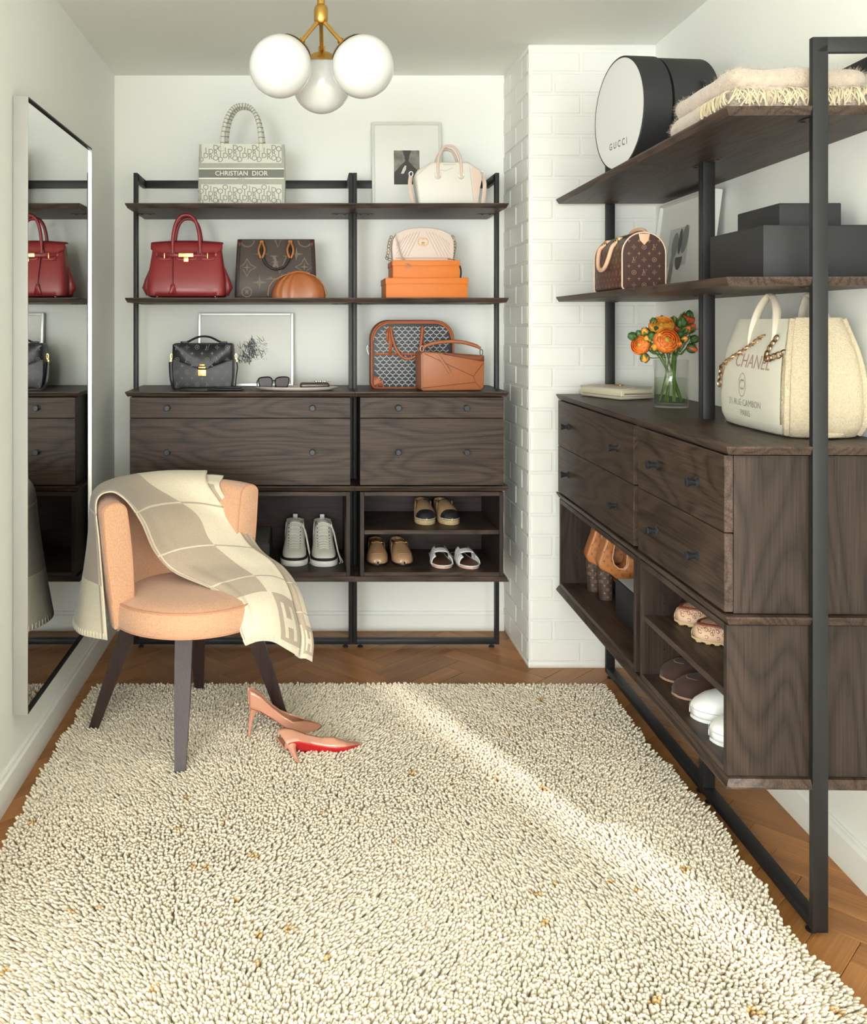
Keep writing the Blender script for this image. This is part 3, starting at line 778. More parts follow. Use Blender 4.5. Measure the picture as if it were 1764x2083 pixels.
frame('picture_frame', 'wide silver-framed ink drawing leaning on the back wall behind the sunglasses', .415, .318, .011, .020, m_silver, lean_loc(499.5, 4.005, ZC), .10, 0, art2)
pa = RU(.352, DEP-.098, ZM+.0006)
frame('picture_frame', 'white box-framed print of grey and black ovals leaning on the right wall', .47, .335, .008, .036, m_whiteframe, pa, .13, RR, art3)
# ------------------------------------------------------------ print and trim tools
from mathutils.geometry import tessellate_polygon
_txt = {}
def text_shape(s, size=1.0, shear=0.0, bold=0.0):
    """2D outline mesh of a line of text, centred: (verts, faces)"""
    key = (s, shear, bold)
    if key not in _txt:
        cu = bpy.data.curves.new('txt', 'FONT'); cu.body = s; cu.align_x = 'CENTER'; cu.align_y = 'CENTER'; cu.shear = shear; cu.offset = bold; cu.resolution_u = 3
        o = bpy.data.objects.new('txt', cu); COL.objects.link(o); bpy.context.view_layer.update()
        me = bpy.data.meshes.new_from_object(o.evaluated_get(bpy.context.evaluated_depsgraph_get()))
        bm = bmesh.new(); bm.from_mesh(me); bmesh.ops.triangulate(bm, faces=bm.faces); bm.verts.index_update()
        _txt[key] = ([(v.co.x, v.co.y) for v in bm.verts], [tuple(v.index for v in f.verts) for f in bm.faces])
        bm.free(); bpy.data.meshes.remove(me); bpy.data.objects.remove(o); bpy.data.curves.remove(cu)
    V, F = _txt[key]
    return [(x*size, z*size) for x, z in V], F
def poly_shape(poly):
    F = tessellate_polygon([[Vector((p[0], p[1], 0)) for p in poly]])
    return list(poly), [tuple(f) for f in F]
def merge_shapes(*sh):
    V, F = [], []
    for v, f in sh:
        b = len(V); V += v; F += [tuple(i+b for i in t) for t in f]
    return V, F
def bar(x0, z0, x1, z1, w0, w1=None):
    w1 = w0 if w1 is None else w1
    d = Vector((x1-x0, z1-z0)); n = Vector((-d.y, d.x)).normalized()
    return [(x0+n.x*w0/2, z0+n.y*w0/2), (x0-n.x*w0/2, z0-n.y*w0/2), (x1-n.x*w1/2, z1-n.y*w1/2), (x1+n.x*w1/2, z1+n.y*w1/2)], [(0, 1, 2, 3)]
def ring_shape(r, w, n=20, sx=1, a0=0, a1=2*PI):
    V, F = [], []
    m = n if a1-a0 > 6.2 else n+1
    for i in range(m):
        a = a0+(a1-a0)*i/n; V += [(sx*r*math.cos(a), r*math.sin(a)), (sx*(r-w)*math.cos(a), (r-w)*math.sin(a))]
    for i in range(n): j = (i+1) % m; F.append((2*i, 2*i+1, 2*j+1, 2*j))
    return V, F
def scale_shape(s, k, dx=0, dz=0): return [(x*k+dx, z*k+dz) for x, z in s[0]], s[1]
def star(ro=.5, ri=.13, n=4, rot=PI/2):
    P = [((ro if k % 2 == 0 else ri)*math.cos(rot+PI*k/n), (ro if k % 2 == 0 else ri)*math.sin(rot+PI*k/n)) for k in range(2*n)]
    return [(0, 0)]+P, [(0, 1+k, 1+(k+1) % (2*n)) for k in range(2*n)]
def star_ring(ro, ri, k=.8):
    P = star(ro, ri)[0][1:]; Q = [(x*k, z*k) for x, z in P]; n = len(P)
    return P+Q, [(i, (i+1) % n, n+(i+1) % n, n+i) for i in range(n)]
SH_V = merge_shapes(bar(-.14, .5, .13, -.24, .13, .06), bar(.42, .5, .13, -.24, .05), bar(-.28, .5, .02, .5, .04), bar(.30, .5, .54, .5, .04))
SH_L = merge_shapes(bar(-.06, .24, -.28, -.5, .12), bar(-.46, -.5, .2, -.5, .05), bar(.17, -.5, .24, -.27, .05, .03), bar(-.2, .24, .06, .24, .04))
SH_LV = merge_shapes(SH_V, SH_L)
SH_STAR = star(.5, .12)
SH_DIA = merge_shapes(star_ring(.55, .27, .80), scale_shape(star(.5, .10), .55))
SH_CIR = merge_shapes(ring_shape(.5, .10), scale_shape(star(.5, .16, rot=PI/4), .62))
def Mplane(o=(0, 0, 0), x=(1, 0, 0), z=(0, 0, 1)):
    """maps (u,0,v) to a plane; rays go along x cross... inward"""
    x = Vector(x).normalized(); z = Vector(z).normalized(); y = z.cross(x)   # for x right, z up: y points away (inward)
    m = Matrix.Identity(4)
    for i in range(3): m[i][0] = x[i]; m[i][1] = y[i]; m[i][2] = z[i]; m[i][3] = Vector(o)[i]
    return m
def decal(bvh, items, M, eps=.0006, mb=None):
    """items: (shape, dx, dz, scale, rot); projected along the plane's inward axis onto the body"""
    mb = mb or MB(); d = Vector((M[0][1], M[1][1], M[2][1]))
    for sh, dx, dz, sc, rot in items:
        V = []; ok = True; c, s_ = math.cos(rot), math.sin(rot)
        for x, z in sh[0]:
            p = M @ Vector((dx+(x*c-z*s_)*sc, -.6, dz+(x*s_+z*c)*sc))
            h = bvh.ray_cast(p, d, 1.2)
            if h[0] is None: ok = False; break
            n = h[1] if h[1].dot(d) < 0 else -h[1]
            if n.dot(d) > -.25: ok = False; break
            V.append(h[0]+n*eps)
        if ok: mb.add(V, sh[1])
    return mb
def patch(bvh, poly, M, eps=.0015, cuts=2, clampd=.0004):
    bm = bmesh.new(); vs = [bm.verts.new((p[0], 0, p[1])) for p in poly]; bm.faces.new(vs)
    bmesh.ops.triangulate(bm, faces=bm.faces)
    for _ in range(cuts): bmesh.ops.subdivide_edges(bm, edges=bm.edges[:], cuts=1)
    d = Vector((M[0][1], M[1][1], M[2][1])); D = {}
    for v in bm.verts:
        p = M @ Vector((v.co.x, -.6, v.co.z)); h = bvh.ray_cast(p, d, 1.2)
        if h[0] is not None: D[v] = (h[0]-p).dot(d)
    med = sorted(D.values())[len(D)//2] if D else .6
    for v in bm.verts:
        p = M @ Vector((v.co.x, -.6, v.co.z)); v.co = p+d*(min(D.get(v, med), med+clampd)-eps)
    return MB().bm_add(bm)
def surf_path(bvh, pts, M, eps=.001, n=6):
    """polyline drawn on the surface"""
    d = Vector((M[0][1], M[1][1], M[2][1])); out = []
    for i in range(len(pts)-1):
        for k in range(n):
            t = k/n; u = pts[i][0]+(pts[i+1][0]-pts[i][0])*t; v = pts[i][1]+(pts[i+1][1]-pts[i][1])*t
            out.append((u, v))
    out.append(pts[-1]); R = []
    for u, v in out:
        h = bvh.ray_cast(M @ Vector((u, -.6, v)), d, 1.2)
        if h[0] is not None: R.append(h[0]-d*eps)
    return R
def monogram(bvh, M, x0, x1, z0, z1, step, size, eps=.0006, mb=None, jit=0):
    items = []; j = 0; z = z0
    while z <= z1:
        i = 0; x = x0+(step/2 if j % 2 else 0)
        while x <= x1:
            if j % 2: items.append((SH_STAR, x, z, size*.8, 0))
            else:
                k = (i+(j//2)*1) % 3
                items.append(((SH_LV, SH_DIA, SH_CIR)[k], x, z, size*(1.0 if k == 0 else .85), 0))
            x += step; i += 1
        z += step*.62; j += 1
    return decal(bvh, items, M, eps, mb)
def chain(path, r=.006, wire=.0014, n=10, stretch=1.5):
    """links along a path, one mesh"""
    mb = MB(); P = [Vector(p) for p in path]; L = 2*r*stretch*.80; acc = 0; k = 0
    total = sum((P[i+1]-P[i]).length for i in range(len(P)-1)); m = max(2, int(total/L))
    def pt(s):
        for i in range(len(P)-1):
            l = (P[i+1]-P[i]).length
            if s <= l or i == len(P)-2: return P[i].lerp(P[i+1], min(1, s/l if l else 0)), (P[i+1]-P[i]).normalized()
            s -= l
    for i in range(m):
        c, t = pt((i+.5)*total/m)
        up = t.orthogonal().normalized(); side = t.cross(up)
        if i % 2: up, side = side, up
        ang = .7; u2 = up*math.cos(ang)+side*math.sin(ang)
        ring = [c+t*(r*stretch*math.cos(a))+u2*(r*math.sin(a)) for a in np.linspace(0, 2*PI, n, endpoint=False)]
        mb.tube(ring, wire, 5, closed=True)
    return mb
def arch(x0, x1, z0, ztop, y=0, n=24, p=1.0, ytop=None):
    """handle path: rises at x0, arches to ztop, comes down at x1"""
    xc, rx = (x0+x1)/2, (x1-x0)/2; R = []
    for i in range(n+1):
        a = PI*i/n; s_ = math.sin(a)
        yy = y if ytop is None else y+(ytop-y)*s_
        R.append(Vector((xc-rx*math.copysign(abs(math.cos(a))**p, math.cos(a)), yy, z0+(ztop-z0)*s_**p)))
    return R
def rrect(w, h, r, n=6, z0=0):
    """rounded rectangle outline in (x,z), base at z0; r may be 4 radii (bl,br,tr,tl)"""
    rs = r if hasattr(r, '__len__') else [r]*4
    C = [(-w/2+rs[0], z0+rs[0], PI, rs[0]), (w/2-rs[1], z0+rs[1], 1.5*PI, rs[1]), (w/2-rs[2], z0+h-rs[2], 0, rs[2]), (-w/2+rs[3], z0+h-rs[3], .5*PI, rs[3])]
    P = []
    for cx, cz, a0, r_ in C:
        for k in range(n+1):
            a = a0+PI/2*k/n; P.append((cx+r_*math.cos(a), cz+r_*math.sin(a)))
    return P
def screw_px(p, Y): return at(p[0], p[1], Y)
m_gold = PM('pale_gold', (226, 190, 122), .25, 1.0)
m_goldd = PM('aged_gold', (176, 140, 84), .3, 1.0)
m_silverm = PM('polished_silver', (210, 210, 210), .2, 1.0)
FRONT = Mplane()
# ------------------------------------------------------------ bags on the back shelves
def base_at(px, Y, z): return Vector(((px-CX)*Y/FPX, Y, z+.0006))
# ---- patterned fabric tote with a name band
t = thing('book_tote', 'grey patterned fabric book tote with a name band standing on the top shelf', 'handbag', base_at(493.5, 3.80, ZT))
m_can = PM('tote_canvas', (214, 214, 200), .85, bump=(500, .3, .001)); m_grey = PM('tote_grey', (122, 124, 116), .85); m_mid = PM('tote_mid_grey', (168, 170, 158), .85, bump=(600, .5, .001), var=(400, .15))
m_wht = PM('tote_white', (232, 230, 216), .85)
W_, D_, H_ = .352, .14, .2488
b = MB().loft([se_ring(z, W_*k, D_*q, 16, 64) for z, k, q in ((0, .985, .97), (.004, 1, 1), (.12, 1, .96), (H_-.002, .985, .88), (H_, .982, .87)) ], cap1=False)
b.loft([se_ring(z, W_*k-.006, D_*q-.006, 16, 64) for z, k, q in ((H_, .982, .87), (H_-.03, .985, .88), (H_-.2, .98, .9))], cap0=False)
bo = b.build('body', m_can, t, angle=50); bv = b.bvh()
def Zt(y): return HC-(y-CY)*3.735/FPX-ZT
items = []
chars = [text_shape(c, 1.0, 0, .012) for c in 'DIOR']
for i in range(18):
    for j in range(12):
        x = -W_/2+.013+i*.0196; z = .012+j*.0215-(i % 4)*.0054
        if x > W_/2-.012 or z > H_-.012: continue
        if Zt(377) < z+.009 and z-.009 < Zt(331): continue
        items.append((chars[(j+i*3) % 4], x, z, .0300, 0))
tag(decal(bv, items, FRONT).build('woven_pattern', PM('woven_grey', (146, 148, 138), .85), t, smooth=False, merge=False), kind='stuff')
def band(y0, y1, m, nm, e=.0012):
    o = patch(bv, [(-W_/2+.004, Zt(y1)), (W_/2-.004, Zt(y1)), (W_/2-.004, Zt(y0)), (-W_/2+.004, Zt(y0))], FRONT, e, 3); return o.build(nm, m, t, smooth=False)
band(332, 342.5, m_mid, 'stripe'); band(342.5, 345, m_wht, 'stripe'); nb = band(345, 362, m_grey, 'name_band', .0018); band(362, 364.5, m_wht, 'stripe'); band(364.5, 375.5, m_mid, 'stripe')
decal(bv, [(text_shape('CHRISTIAN  DIOR', 1, 0, .006), 0, Zt(353.7), .0265, 0)], FRONT, .0030).build('name_lettering', m_wht, nb, smooth=False, merge=False)
decal(bv, [(text_shape('P A R I S', 1), 0, Zt(363.3), .0075, 0)], FRONT, .0032).build('small_lettering', m_ph[3], nb, smooth=False, merge=False)
for s_ in (-1, 1): patch(bv, [(s_*(W_/2-.004), .002), (s_*(W_/2-.012), .002), (s_*(W_/2-.014), H_-.003), (s_*(W_/2-.006), H_-.003)], FRONT, .0014, 2).build('edge_trim', m_mid, t, smooth=False)
for yy, dx, m in ((-.062, 0, m_can), (.058, .006, m_can)):
    pth = arch(-.078+dx, .078+dx, H_-.03, .414, yy, 28, .82, yy*.4)
    h = MB().tube(pth, .0085, 10)
    ho = h.build('handle', m_can, t)
    q = MB()
    for k in range(1, len(pth)-1):
        tn = (pth[k+1]-pth[k-1]).normalized()
        q.tube([pth[k]+v for v in [Vector((0, 0, 0)).lerp(Vector((0, 0, 0)), 0)]+[tn*.003]], .0089, 10)
    tag(q.build('handle_pattern', m_grey, ho), kind='stuff')
# ---- red leather top-handle bag
m_red = PM('red_leather', (142, 42, 44), .42, bump=(700, .35, .0008), coat=.1); m_redd = PM('red_leather_edge', (98, 20, 24), .45)
t = thing('handbag', 'burgundy red leather handbag with a gold lock, standing on the middle shelf', 'handbag', base_at(381.5, 3.80, ZM), .02)
b = MB().loft([se_ring(z, w_, d_, e, 56) for z, w_, d_, e in ((.006, .300, .140, 7), (.010, .313, .152, 8), (.03, .320, .158, 8), (.075, .316, .150, 7), (.13, .300, .120, 7), (.18, .286, .086, 7), (.212, .280, .058, 6), (.217, .276, .052, 6))])
b.build('body', m_red, t, angle=50); bv = b.bvh()
gs = MB()
for s_ in (-1, 1):
    gs.loft([[Vector((s_*(w_), y_*d_, z)) for y_ in (-.45, 0, .45)] for z, w_, d_ in ((.01, .158, .15), (.06, .170, .15), (.09, .160, .14), (.15, .148, .1))], closed=False, cap0=False, cap1=False)
gs = MB()
flap = [(-.146, .222), (-.146, .196), (-.138, .196), (-.128, .186), (-.124, .168), (.124, .168), (.128, .186), (.138, .196), (.146, .196), (.146, .222), (.08, .231), (0, .234), (-.08, .231)]
fl = MB()
n = 26
rows = []
for zz, yy in ((.168, None), (.185, None), (.2, None), (.215, None), (.226, -.020), (.230, .0), (.226, .02)):
    r = []
    for i in range(n+1):
        x = -.146+.292*i/n; xx = max(-.124, min(.124, x)) if zz < .19 else x
        arc = (1-(x/.146)**2)*.007
        if yy is None:
            h = bv.ray_cast(Vector((max(-.134, min(.134, xx)), -.5, min(zz, .205))), Vector((0, 1, 0)), 1)
            y_ = (h[0].y if h[0] else -.05)-.0035
        else: y_ = yy
        r.append(Vector((xx, y_, zz+(arc if zz > .2 else 0))))
    rows.append(r)
fo = MB().grid(rows).build('flap', m_red, t, angle=70); solidify(fo, .003)
for x0, x1 in ((-.118, -.058), (-.046, .046), (.058, .118)):
    tg = patch(bv, [(x0, .170), (x0+.003, .158), (x0+.012, .153), (x1-.012, .153), (x1-.003, .158), (x1, .170)], FRONT, .0035, 2, .02); solidify(tg.build('flap_tab', m_red, t), .0025)
bp = patch(bv, [(-.116, .168), (.116, .168), (.116, .184), (-.116, .184)], FRONT, .0075, 3, .02); bo = bp.build('belt', m_red, t); solidify(bo, .003)
yf = bv.ray_cast(Vector((0, -.5, .176)), Vector((0, 1, 0)), 1)[0].y-.0105
lk = MB().box(-.030, .030, yf-.004, yf, .1665, .1825, .001).build('lock_plate', m_gold, bo)
MB().lathe([(.004, 0), (.004, .006)], 12, mat=Matrix.Translation((0, yf-.004, .1745)) @ Matrix.Rotation(PI/2, 4, 'X')).build('turn_pin', m_goldd, lk)
pd = MB().box(-.009, .011, yf-.010, yf-.002, .146, .1645, .0015)
pd.tube([Vector((.001+.006*math.cos(a), yf-.006, .164+.009*math.sin(a))) for a in np.linspace(0, PI, 9)], .0014, 6); pd.build('padlock', m_gold, t)
for x in (-.087, .087): MB().box(x-.0016, x+.0016, yf-.004, yf-.001, .160, .183, .0006).build('strap_bar', m_gold, t)
for yy, dz in ((-.048, 0), (.03, -.006)):
    pth = arch(-.056, .056, .182, .338+dz, yy, 30, .78)
    ho = MB().tube(pth, .0072, 12).build('handle', m_red, t)
    rg = MB()
    for x in (-.056, .056): rg.tube([Vector((x+.009*math.cos(a), yy-.003, .186+.010*math.sin(a))) for a in np.linspace(0, 2*PI, 14, endpoint=False)], .003, 6, closed=True); rg.build('handle_ring', m_redd, ho); rg = MB()
MB().tube(surf_path(bv, [(-.054, .182), (-.052, .12), (-.050, .055)], FRONT, .004, 8), .0022, 6).build('lanyard', m_redd, t)
cl = patch(bv, [(-.057, .056), (-.043, .056), (-.034, .014), (-.066, .014)], FRONT, .005, 2, .02); solidify(cl.build('key_bell', m_red, t), .004)
for x in (-.115, .118): 
    MB().sphere((x, -.055, .006), .006, 10, 8).build('foot', m_gold, t); MB().sphere((x, .055, .006), .006, 10, 8).build('foot', m_gold, t)
for s_ in (-1, 1):
    sd = MB(); sd.tube([Vector((s_*.157, 0, .016)), Vector((s_*.166, 0, .045)), Vector((s_*.160, 0, .078)), Vector((s_*.148, 0, .13))], [.012, .02, .014, .004], 10); sd.build('side_gusset', m_red, t)
# ---- large brown monogram tote
m_brn = PM('brown_canvas', (62, 49, 42), .5, bump=(800, .25, .0006)); m_brl = PM('brown_print', (118, 100, 84), .55); m_tan = PM('tan_leather', (168, 108, 58), .5); m_dk = PM('dark_leather', (34, 26, 24), .45)
t = thing('tote_bag', 'large brown canvas tote with oversized monogram and short looped handles', 'handbag', base_at(562, 3.875, ZM))
b = MB().loft([se_ring(z, w_, d_, 14, 64) for z, w_, d_ in ((0, .334, .165), (.004, .338, .17), (.1, .334, .15), (.2, .326, .11), (.247, .320, .085))], cap1=False)
b.loft([se_ring(z, w_, d_, 14, 64) for z, w_, d_ in ((.247, .320, .085), (.22, .316, .08), (.06, .31, .1))], cap0=False)
b.build('body', m_brn, t, angle=50); bv = b.bvh()
items = [(SH_LV, .005, .128, .095, 0), (SH_DIA, -.118, .128, .074, 0), (SH_DIA, .118, .130, .074, 0), (SH_STAR, -.066, .066, .062, 0), (SH_STAR, -.06, .184, .06, 0), (SH_STAR, .085, .184, .06, 0), (scale_shape(SH_V, 1), .003, .222, .04, 0), (SH_CIR, -.118, .026, .044, 0), (ring_shape(.5, .09, 20, 1, PI, 2*PI), -.118, .242, .06, 0), (ring_shape(.5, .09, 20, 1, PI, 2*PI), .12, .242, .06, 0)]
decal(bv, items, FRONT).build('monogram_print', m_brl, t, smooth=False, merge=False)
for s_ in (-1, 1):
    MB().tube(surf_path(bv, [(s_*.155, .01), (s_*.152, .12), (s_*.147, .243)], FRONT, .0), .003, 6).build('edge_binding', m_dk, t)
    tb = patch(bv, [(s_*.158, .244), (s_*.142, .244), (s_*.143, .222), (s_*.150, .214), (s_*.158, .222)], FRONT, .002, 1); solidify(tb.build('corner_tab', PM('plum_leather', (92, 46, 44), .5), t), .002)
pth = [Vector((x, y_, z)) for x, y_, z in ((-.058, -.066, .230), (-.057, -.080, .19), (-.045, -.088, .15), (-.022, -.09, .127), (.004, -.09, .12), (.03, -.09, .127), (.05, -.088, .15), (.060, -.080, .19), (.061, -.066, .230))]
MB().tube(smooth_pts(pth, 4), .0052, 10).build('handle', m_dk, t)
for x in (-.0575, .0605):
    for dx in (-.010, .010):
        MB().tube(smooth_pts([(x, -.064, .234), (x+dx, -.078, .212), (x+dx*1.2, -.084, .192), (x+dx*.3, -.088, .165)], 4), .0048, 8).build('handle_tab', m_tan, t)
    MB().box(x-.008, x+.008, -.070, -.060, .225, .240, .002).build('handle_mount', m_tan, t)
# ---- small gathered caramel pouch
m_car = PM('caramel_leather', (160, 92, 48), .4, coat=.15, bump=(260, .2, .0012))
t = thing('clutch_pouch', 'small gathered caramel leather pouch with a drawstring leaning on the brown tote', 'handbag', base_at(607.5, 3.725, ZM))
rings = []
for i in range(15):
    f = i/14; z = .104*math.sin(f*PI/2)**.9; w_ = .218*max(.16, (1-(z/.104)**2.3))**.5; d_ = .088*max(.12, (1-f**1.7))
    r = []
    for k in range(72):
        a = 2*PI*k/72; pl = 1+(.05+.22*f)*math.sin(a*11+math.sin(a*3)*2.2)*(abs(math.sin(a)))
        c, s_ = math.cos(a), math.sin(a)
        r.append(Vector((w_/2*math.copysign(abs(c)**.8, c), d_/2*math.copysign(abs(s_)**.8, s_)*pl, z)))
    rings.append(r)
MB().loft(rings).build('body', m_car, t, angle=60)
MB().tube(smooth_pts([(-.02, -.012, .101), (-.06, -.02, .09), (-.10, -.03, .068), (-.118, -.035, .04), (-.122, -.04, .008)], 5), .0022, 6).build('drawstring', m_tan, t)
MB().tube(smooth_pts([(.03, -.012, .100), (.07, -.015, .085), (.10, -.02, .05), (.112, -.025, .02), (.108, -.03, .003)], 5), .0022, 6).build('drawstring', m_tan, t)
MB().tube(smooth_pts([(-.04, -.006, .099), (0, -.012, .106), (.045, -.006, .099)], 6), .0045, 8).build('gathered_rim', m_car, t)
# ---- orange lidded boxes
m_or = PM('orange_card', (212, 116, 36), .55)
def lidbox(label, w_, d_, h_, lid, loc, m, rot=0, name='gift_box', group=None):
    t = thing(name, label, 'box', loc, rot, group)
    MB().box(-w_/2+.0025, w_/2-.0025, -d_/2+.0025, d_/2-.0025, 0, h_-.004, .001).build('box_base', m, t)
    MB().box(-w_/2, w_/2, -d_/2, d_/2, h_-lid, h_, .0012).build('lid', m, t)
    return t
lidbox('larger orange lidded box standing on the middle shelf', .330, .235, .0795, .025, base_at(861, 3.80, ZM)+Vector((0, 0, 0)), m_or)
lidbox('smaller orange lidded box stacked on the larger orange box', .271, .21, .070, .022, base_at(860.5, 3.795, ZM+.080), m_or)
# ---- pale pink dome bag with chain
m_pk = PM('pale_pink_leather', (210, 192, 180), .45, bump=(300, .15, .0008)); m_pkd = PM('pink_seam', (186, 164, 150), .5)
zb = ZM+.1502
t = thing('shoulder_bag', 'pale pink quilted dome shoulder bag with a gold emblem on the orange boxes', 'handbag', base_at(858.5, 3.775, zb))
out = [(-.122, .004), (-.118, 0), (.118, 0), (.122, .004), (.126, .05), (.124, .084), (.110, .108), (.075, .126), (.03, .134), (-.02, .135), (-.07, .129), (-.108, .112), (-.122, .086), (-.126, .05)]
b = MB().prism(out, -.036, .036, 'y', bev=.010, seg=4); b.build('body', m_pk, t, angle=50); bv = b.bvh()
q = MB()
for i in range(9):
    for s_ in (-1, 1):
        x = s_*(.012+i*.013)
        p0, p1 = (x, .118-.0009*i*i), (x+s_*.05, .018)
        if abs(p1[0]) > .108: k_ = (.108-abs(p0[0]))/.05; p1 = (s_*.108, p0[1]+(p1[1]-p0[1])*max(0, k_))
        if abs(p0[0]) < .104: 
            pp = surf_path(bv, [p0, p1], FRONT, .0002)
            if len(pp) > 2: q.tube(pp, .0011, 5)
tag(q.build('quilting', m_pkd, t), kind='stuff')
MB().tube(surf_path(bv, [(-.11, .012), (.11, .012)], FRONT, .0002), .0016, 6).build('base_seam', m_pkd, t)
for cx_, fl_ in ((-.0075, 1), (.0075, -1)):
    pts = [Vector((cx_+fl_*.0005+.0135*math.cos(a)*fl_, -.0385, .078+.0145*math.sin(a))) for a in np.linspace(.7, 2*PI-.25, 22)]
    pts.append(Vector((cx_+fl_*.003, -.0385, .0755)))
    MB().tube(pts, .0016, 6).build('emblem', m_goldd, t)
ch = chain(smooth_pts([(-.124, -.004, .105), (-.136, -.015, .07), (-.140, -.02, .03), (-.146, -.03, .012), (-.13, -.04, .004)], 6), .0052, .0014); ch.build('chain', m_goldd, t)
ch = chain(smooth_pts([(.124, -.004, .105), (.133, -.012, .07), (.128, -.02, .04), (.120, -.03, .010)], 6), .0052, .0014); ch.build('chain', m_goldd, t)
MB().tube(smooth_pts([(-.112, -.044, .112), (-.104, -.046, .07), (-.092, -.05, .02), (-.078, -.075, -.008), (-.068, -.115, -.03)], 6), .0034, 6, flat=.45).build('zip_tassel', m_pk, t)
MB().tube(smooth_pts([(-.112, -.042, .112), (-.100, -.045, .07), (-.087, -.05, .02), (-.072, -.075, -.006), (-.060, -.112, -.03)], 6), .0034, 6, flat=.45).build('zip_tassel', m_pk, t)
MB().tube(smooth_pts([(.10, -.04, .008), (.128, -.03, .004), (.148, -.02, -.012), (.157, -.015, -.04), (.155, -.012, -.0685)], 6), .005, 6, flat=.3).build('leather_strap', PM('strap_brown', (92, 62, 44), .5), t)
# ---- black embossed satchel
m_blk = PM('black_leather', (40, 40, 42), .42, bump=(900, .25, .0006)); m_emb = PM('black_emboss', (86, 86, 88), .42); m_blk2 = PM('black_edge', (18, 18, 19), .4)
t = thing('satchel_bag', 'black embossed leather crossbody satchel with a gold clasp on the worktop', 'handbag', base_at(415, 3.80, ZC), -.03)
b = MB().prism([(-.118, .012), (-.106, .002), (.106, .002), (.118, .012), (.124, .06), (.125, .12), (.121, .184), (.116, .190), (-.116, .190), (-.121, .184), (-.125, .12), (-.124, .06)], -.038, .038, 'y', bev=.008, seg=3)
b.build('body', m_blk, t, angle=45); bv = b.bvh()
fp = patch(bv, [(-.122, .186), (-.124, .122), (-.012, .082), (.012, .082), (.124, .122), (.122, .186)], FRONT, .0030, 4, 0.0); fo = fp.build('flap', m_blk, t, angle=15); solidify(fo, .0025)
MB().tube(surf_path(bv, [(-.122, .123), (-.012, .083), (.012, .083), (.122, .123)], FRONT, .0035), .0018, 6).build('flap_edge', m_blk2, fo)
fbv = BVHTree.FromPolygons([tuple(v) for v in fp.v]+[tuple(v) for v in b.v], fp.f+[tuple(i+len(fp.v) for i in f) for f in b.f])
monogram(fbv, FRONT, -.104, .108, .022, .176, .041, .022, .0020).build('embossed_monogram', m_emb, t, smooth=False, merge=False)
ck = MB().box(-.018, .016, -.049, -.042, .056, .084, .002).build('clasp', m_gold, t)
MB().box(-.017, .015, -.051, -.043, .086, .097, .004).build('clasp_bar', m_gold, ck)
MB().box(-.012, .010, -.049, -.043, .098, .106, .001).build('clasp_hinge', m_goldd, ck)
for x in (-.011, .009): MB().tube([Vector((x+.004*math.cos(a), -.0495, .071+.004*math.sin(a))) for a in np.linspace(.5, 2*PI-.5, 10)], .0009, 5).build('clasp_letter', m_goldd, ck)
MB().tube(smooth_pts([(-.08, 0, .190), (-.065, 0, .196), (-.03, 0, .213), (.0, 0, .218), (.03, 0, .213), (.065, 0, .196), (.08, 0, .190)], 5), .0042, 8).build('handle', m_blk2, t)
for x in (-.08, .08): MB().box(x-.016, x+.016, -.009, .009, .188, .197, .002).build('handle_mount', m_blk2, t)
for s_ in (-1, 1):
    MB().tube([Vector((s_*.133+.008*math.cos(a)*.5, -.005, .136+.011*math.sin(a))) for a in np.linspace(0, 2*PI, 14, endpoint=False)], .002, 6, closed=True).build('ring', m_gold, t)
    MB().box(s_*.136-.004, s_*.136+.004, -.009, -.001, .112, .124, .001).build('hook', m_gold, t)
MB().tube(smooth_pts([(-.136, -.005, .112), (-.134, -.008, .07), (-.128, -.012, .03), (-.112, -.03, .006), (-.06, -.046, .004), (.0, -.052, .004), (.06, -.05, .006)], 6), .009, 8, flat=.3, up=(0, -1, .3)).build('shoulder_strap', m_blk2, t)
MB().tube(smooth_pts([(.136, -.005, .112), (.138, -.003, .09), (.133, 0, .05), (.13, -.01, .012)], 5), .008, 8, flat=.3).build('shoulder_strap', m_blk2, t)
MB().box(.02, .166, -.058, -.006, .0, .0075, .003).build('folded_strap', m_blk2, t)
MB().box(.06, .160, -.052, -.012, .0078, .0150, .003).build('folded_strap', m_blk2, t)
# ---- chevron briefcase
m_ch = PM('black_chevron_canvas', (38, 40, 44), .5); m_chl = PM('chevron_print', (172, 174, 176), .6); m_cog = PM('cognac_leather', (164, 88, 50), .45, bump=(500, .15, .0006)); m_cogd = PM('cognac_edge', (108, 52, 30), .5)
t = thing('briefcase', 'black chevron-patterned briefcase with cognac leather trim and handles', 'bag', base_at(837.5, 3.885, ZC), .02)
w_, h_ = .345, .282
ol = rrect(w_, h_, (.022, .022, .075, .075), 8)
b = MB().prism(ol, -.030, .030, 'y', bev=.007, seg=3); b.build('body', m_ch, t, angle=45); bv = b.bvh()
SH_Y = merge_shapes(bar(-.46, .2, 0, -.05, .16), bar(.46, .2, 0, -.05, .16), bar(0, 0, 0, -.36, .16))
items = []
for j in range(20):
    for i in range(13):
        x = -w_/2+.024+i*.0262+(.0131 if j % 2 else 0); z = .016+j*.0139
        if x > w_/2-.020 or z > h_-.028: continue
        if z > h_-.075 and abs(x) > w_/2-.075 and math.hypot(abs(x)-(w_/2-.075), z-(h_-.075)) > .054: continue
        items.append((SH_Y, x, z, .0235, 0))
tag(decal(bv, items, FRONT, .0007).build('chevron_print', m_chl, t, smooth=False, merge=False), kind='stuff')
trim = [Vector((x*.985, -.0315, z*.985+.002)) for x, z in ol]
MB().tube(trim, .0045, 8, closed=True).build('trim', m_cog, t)
MB().tube([Vector((x*.95, -.031, z*.955+.004)) for x, z in ol if z > .2], .0035, 6).build('trim', m_cog, t)
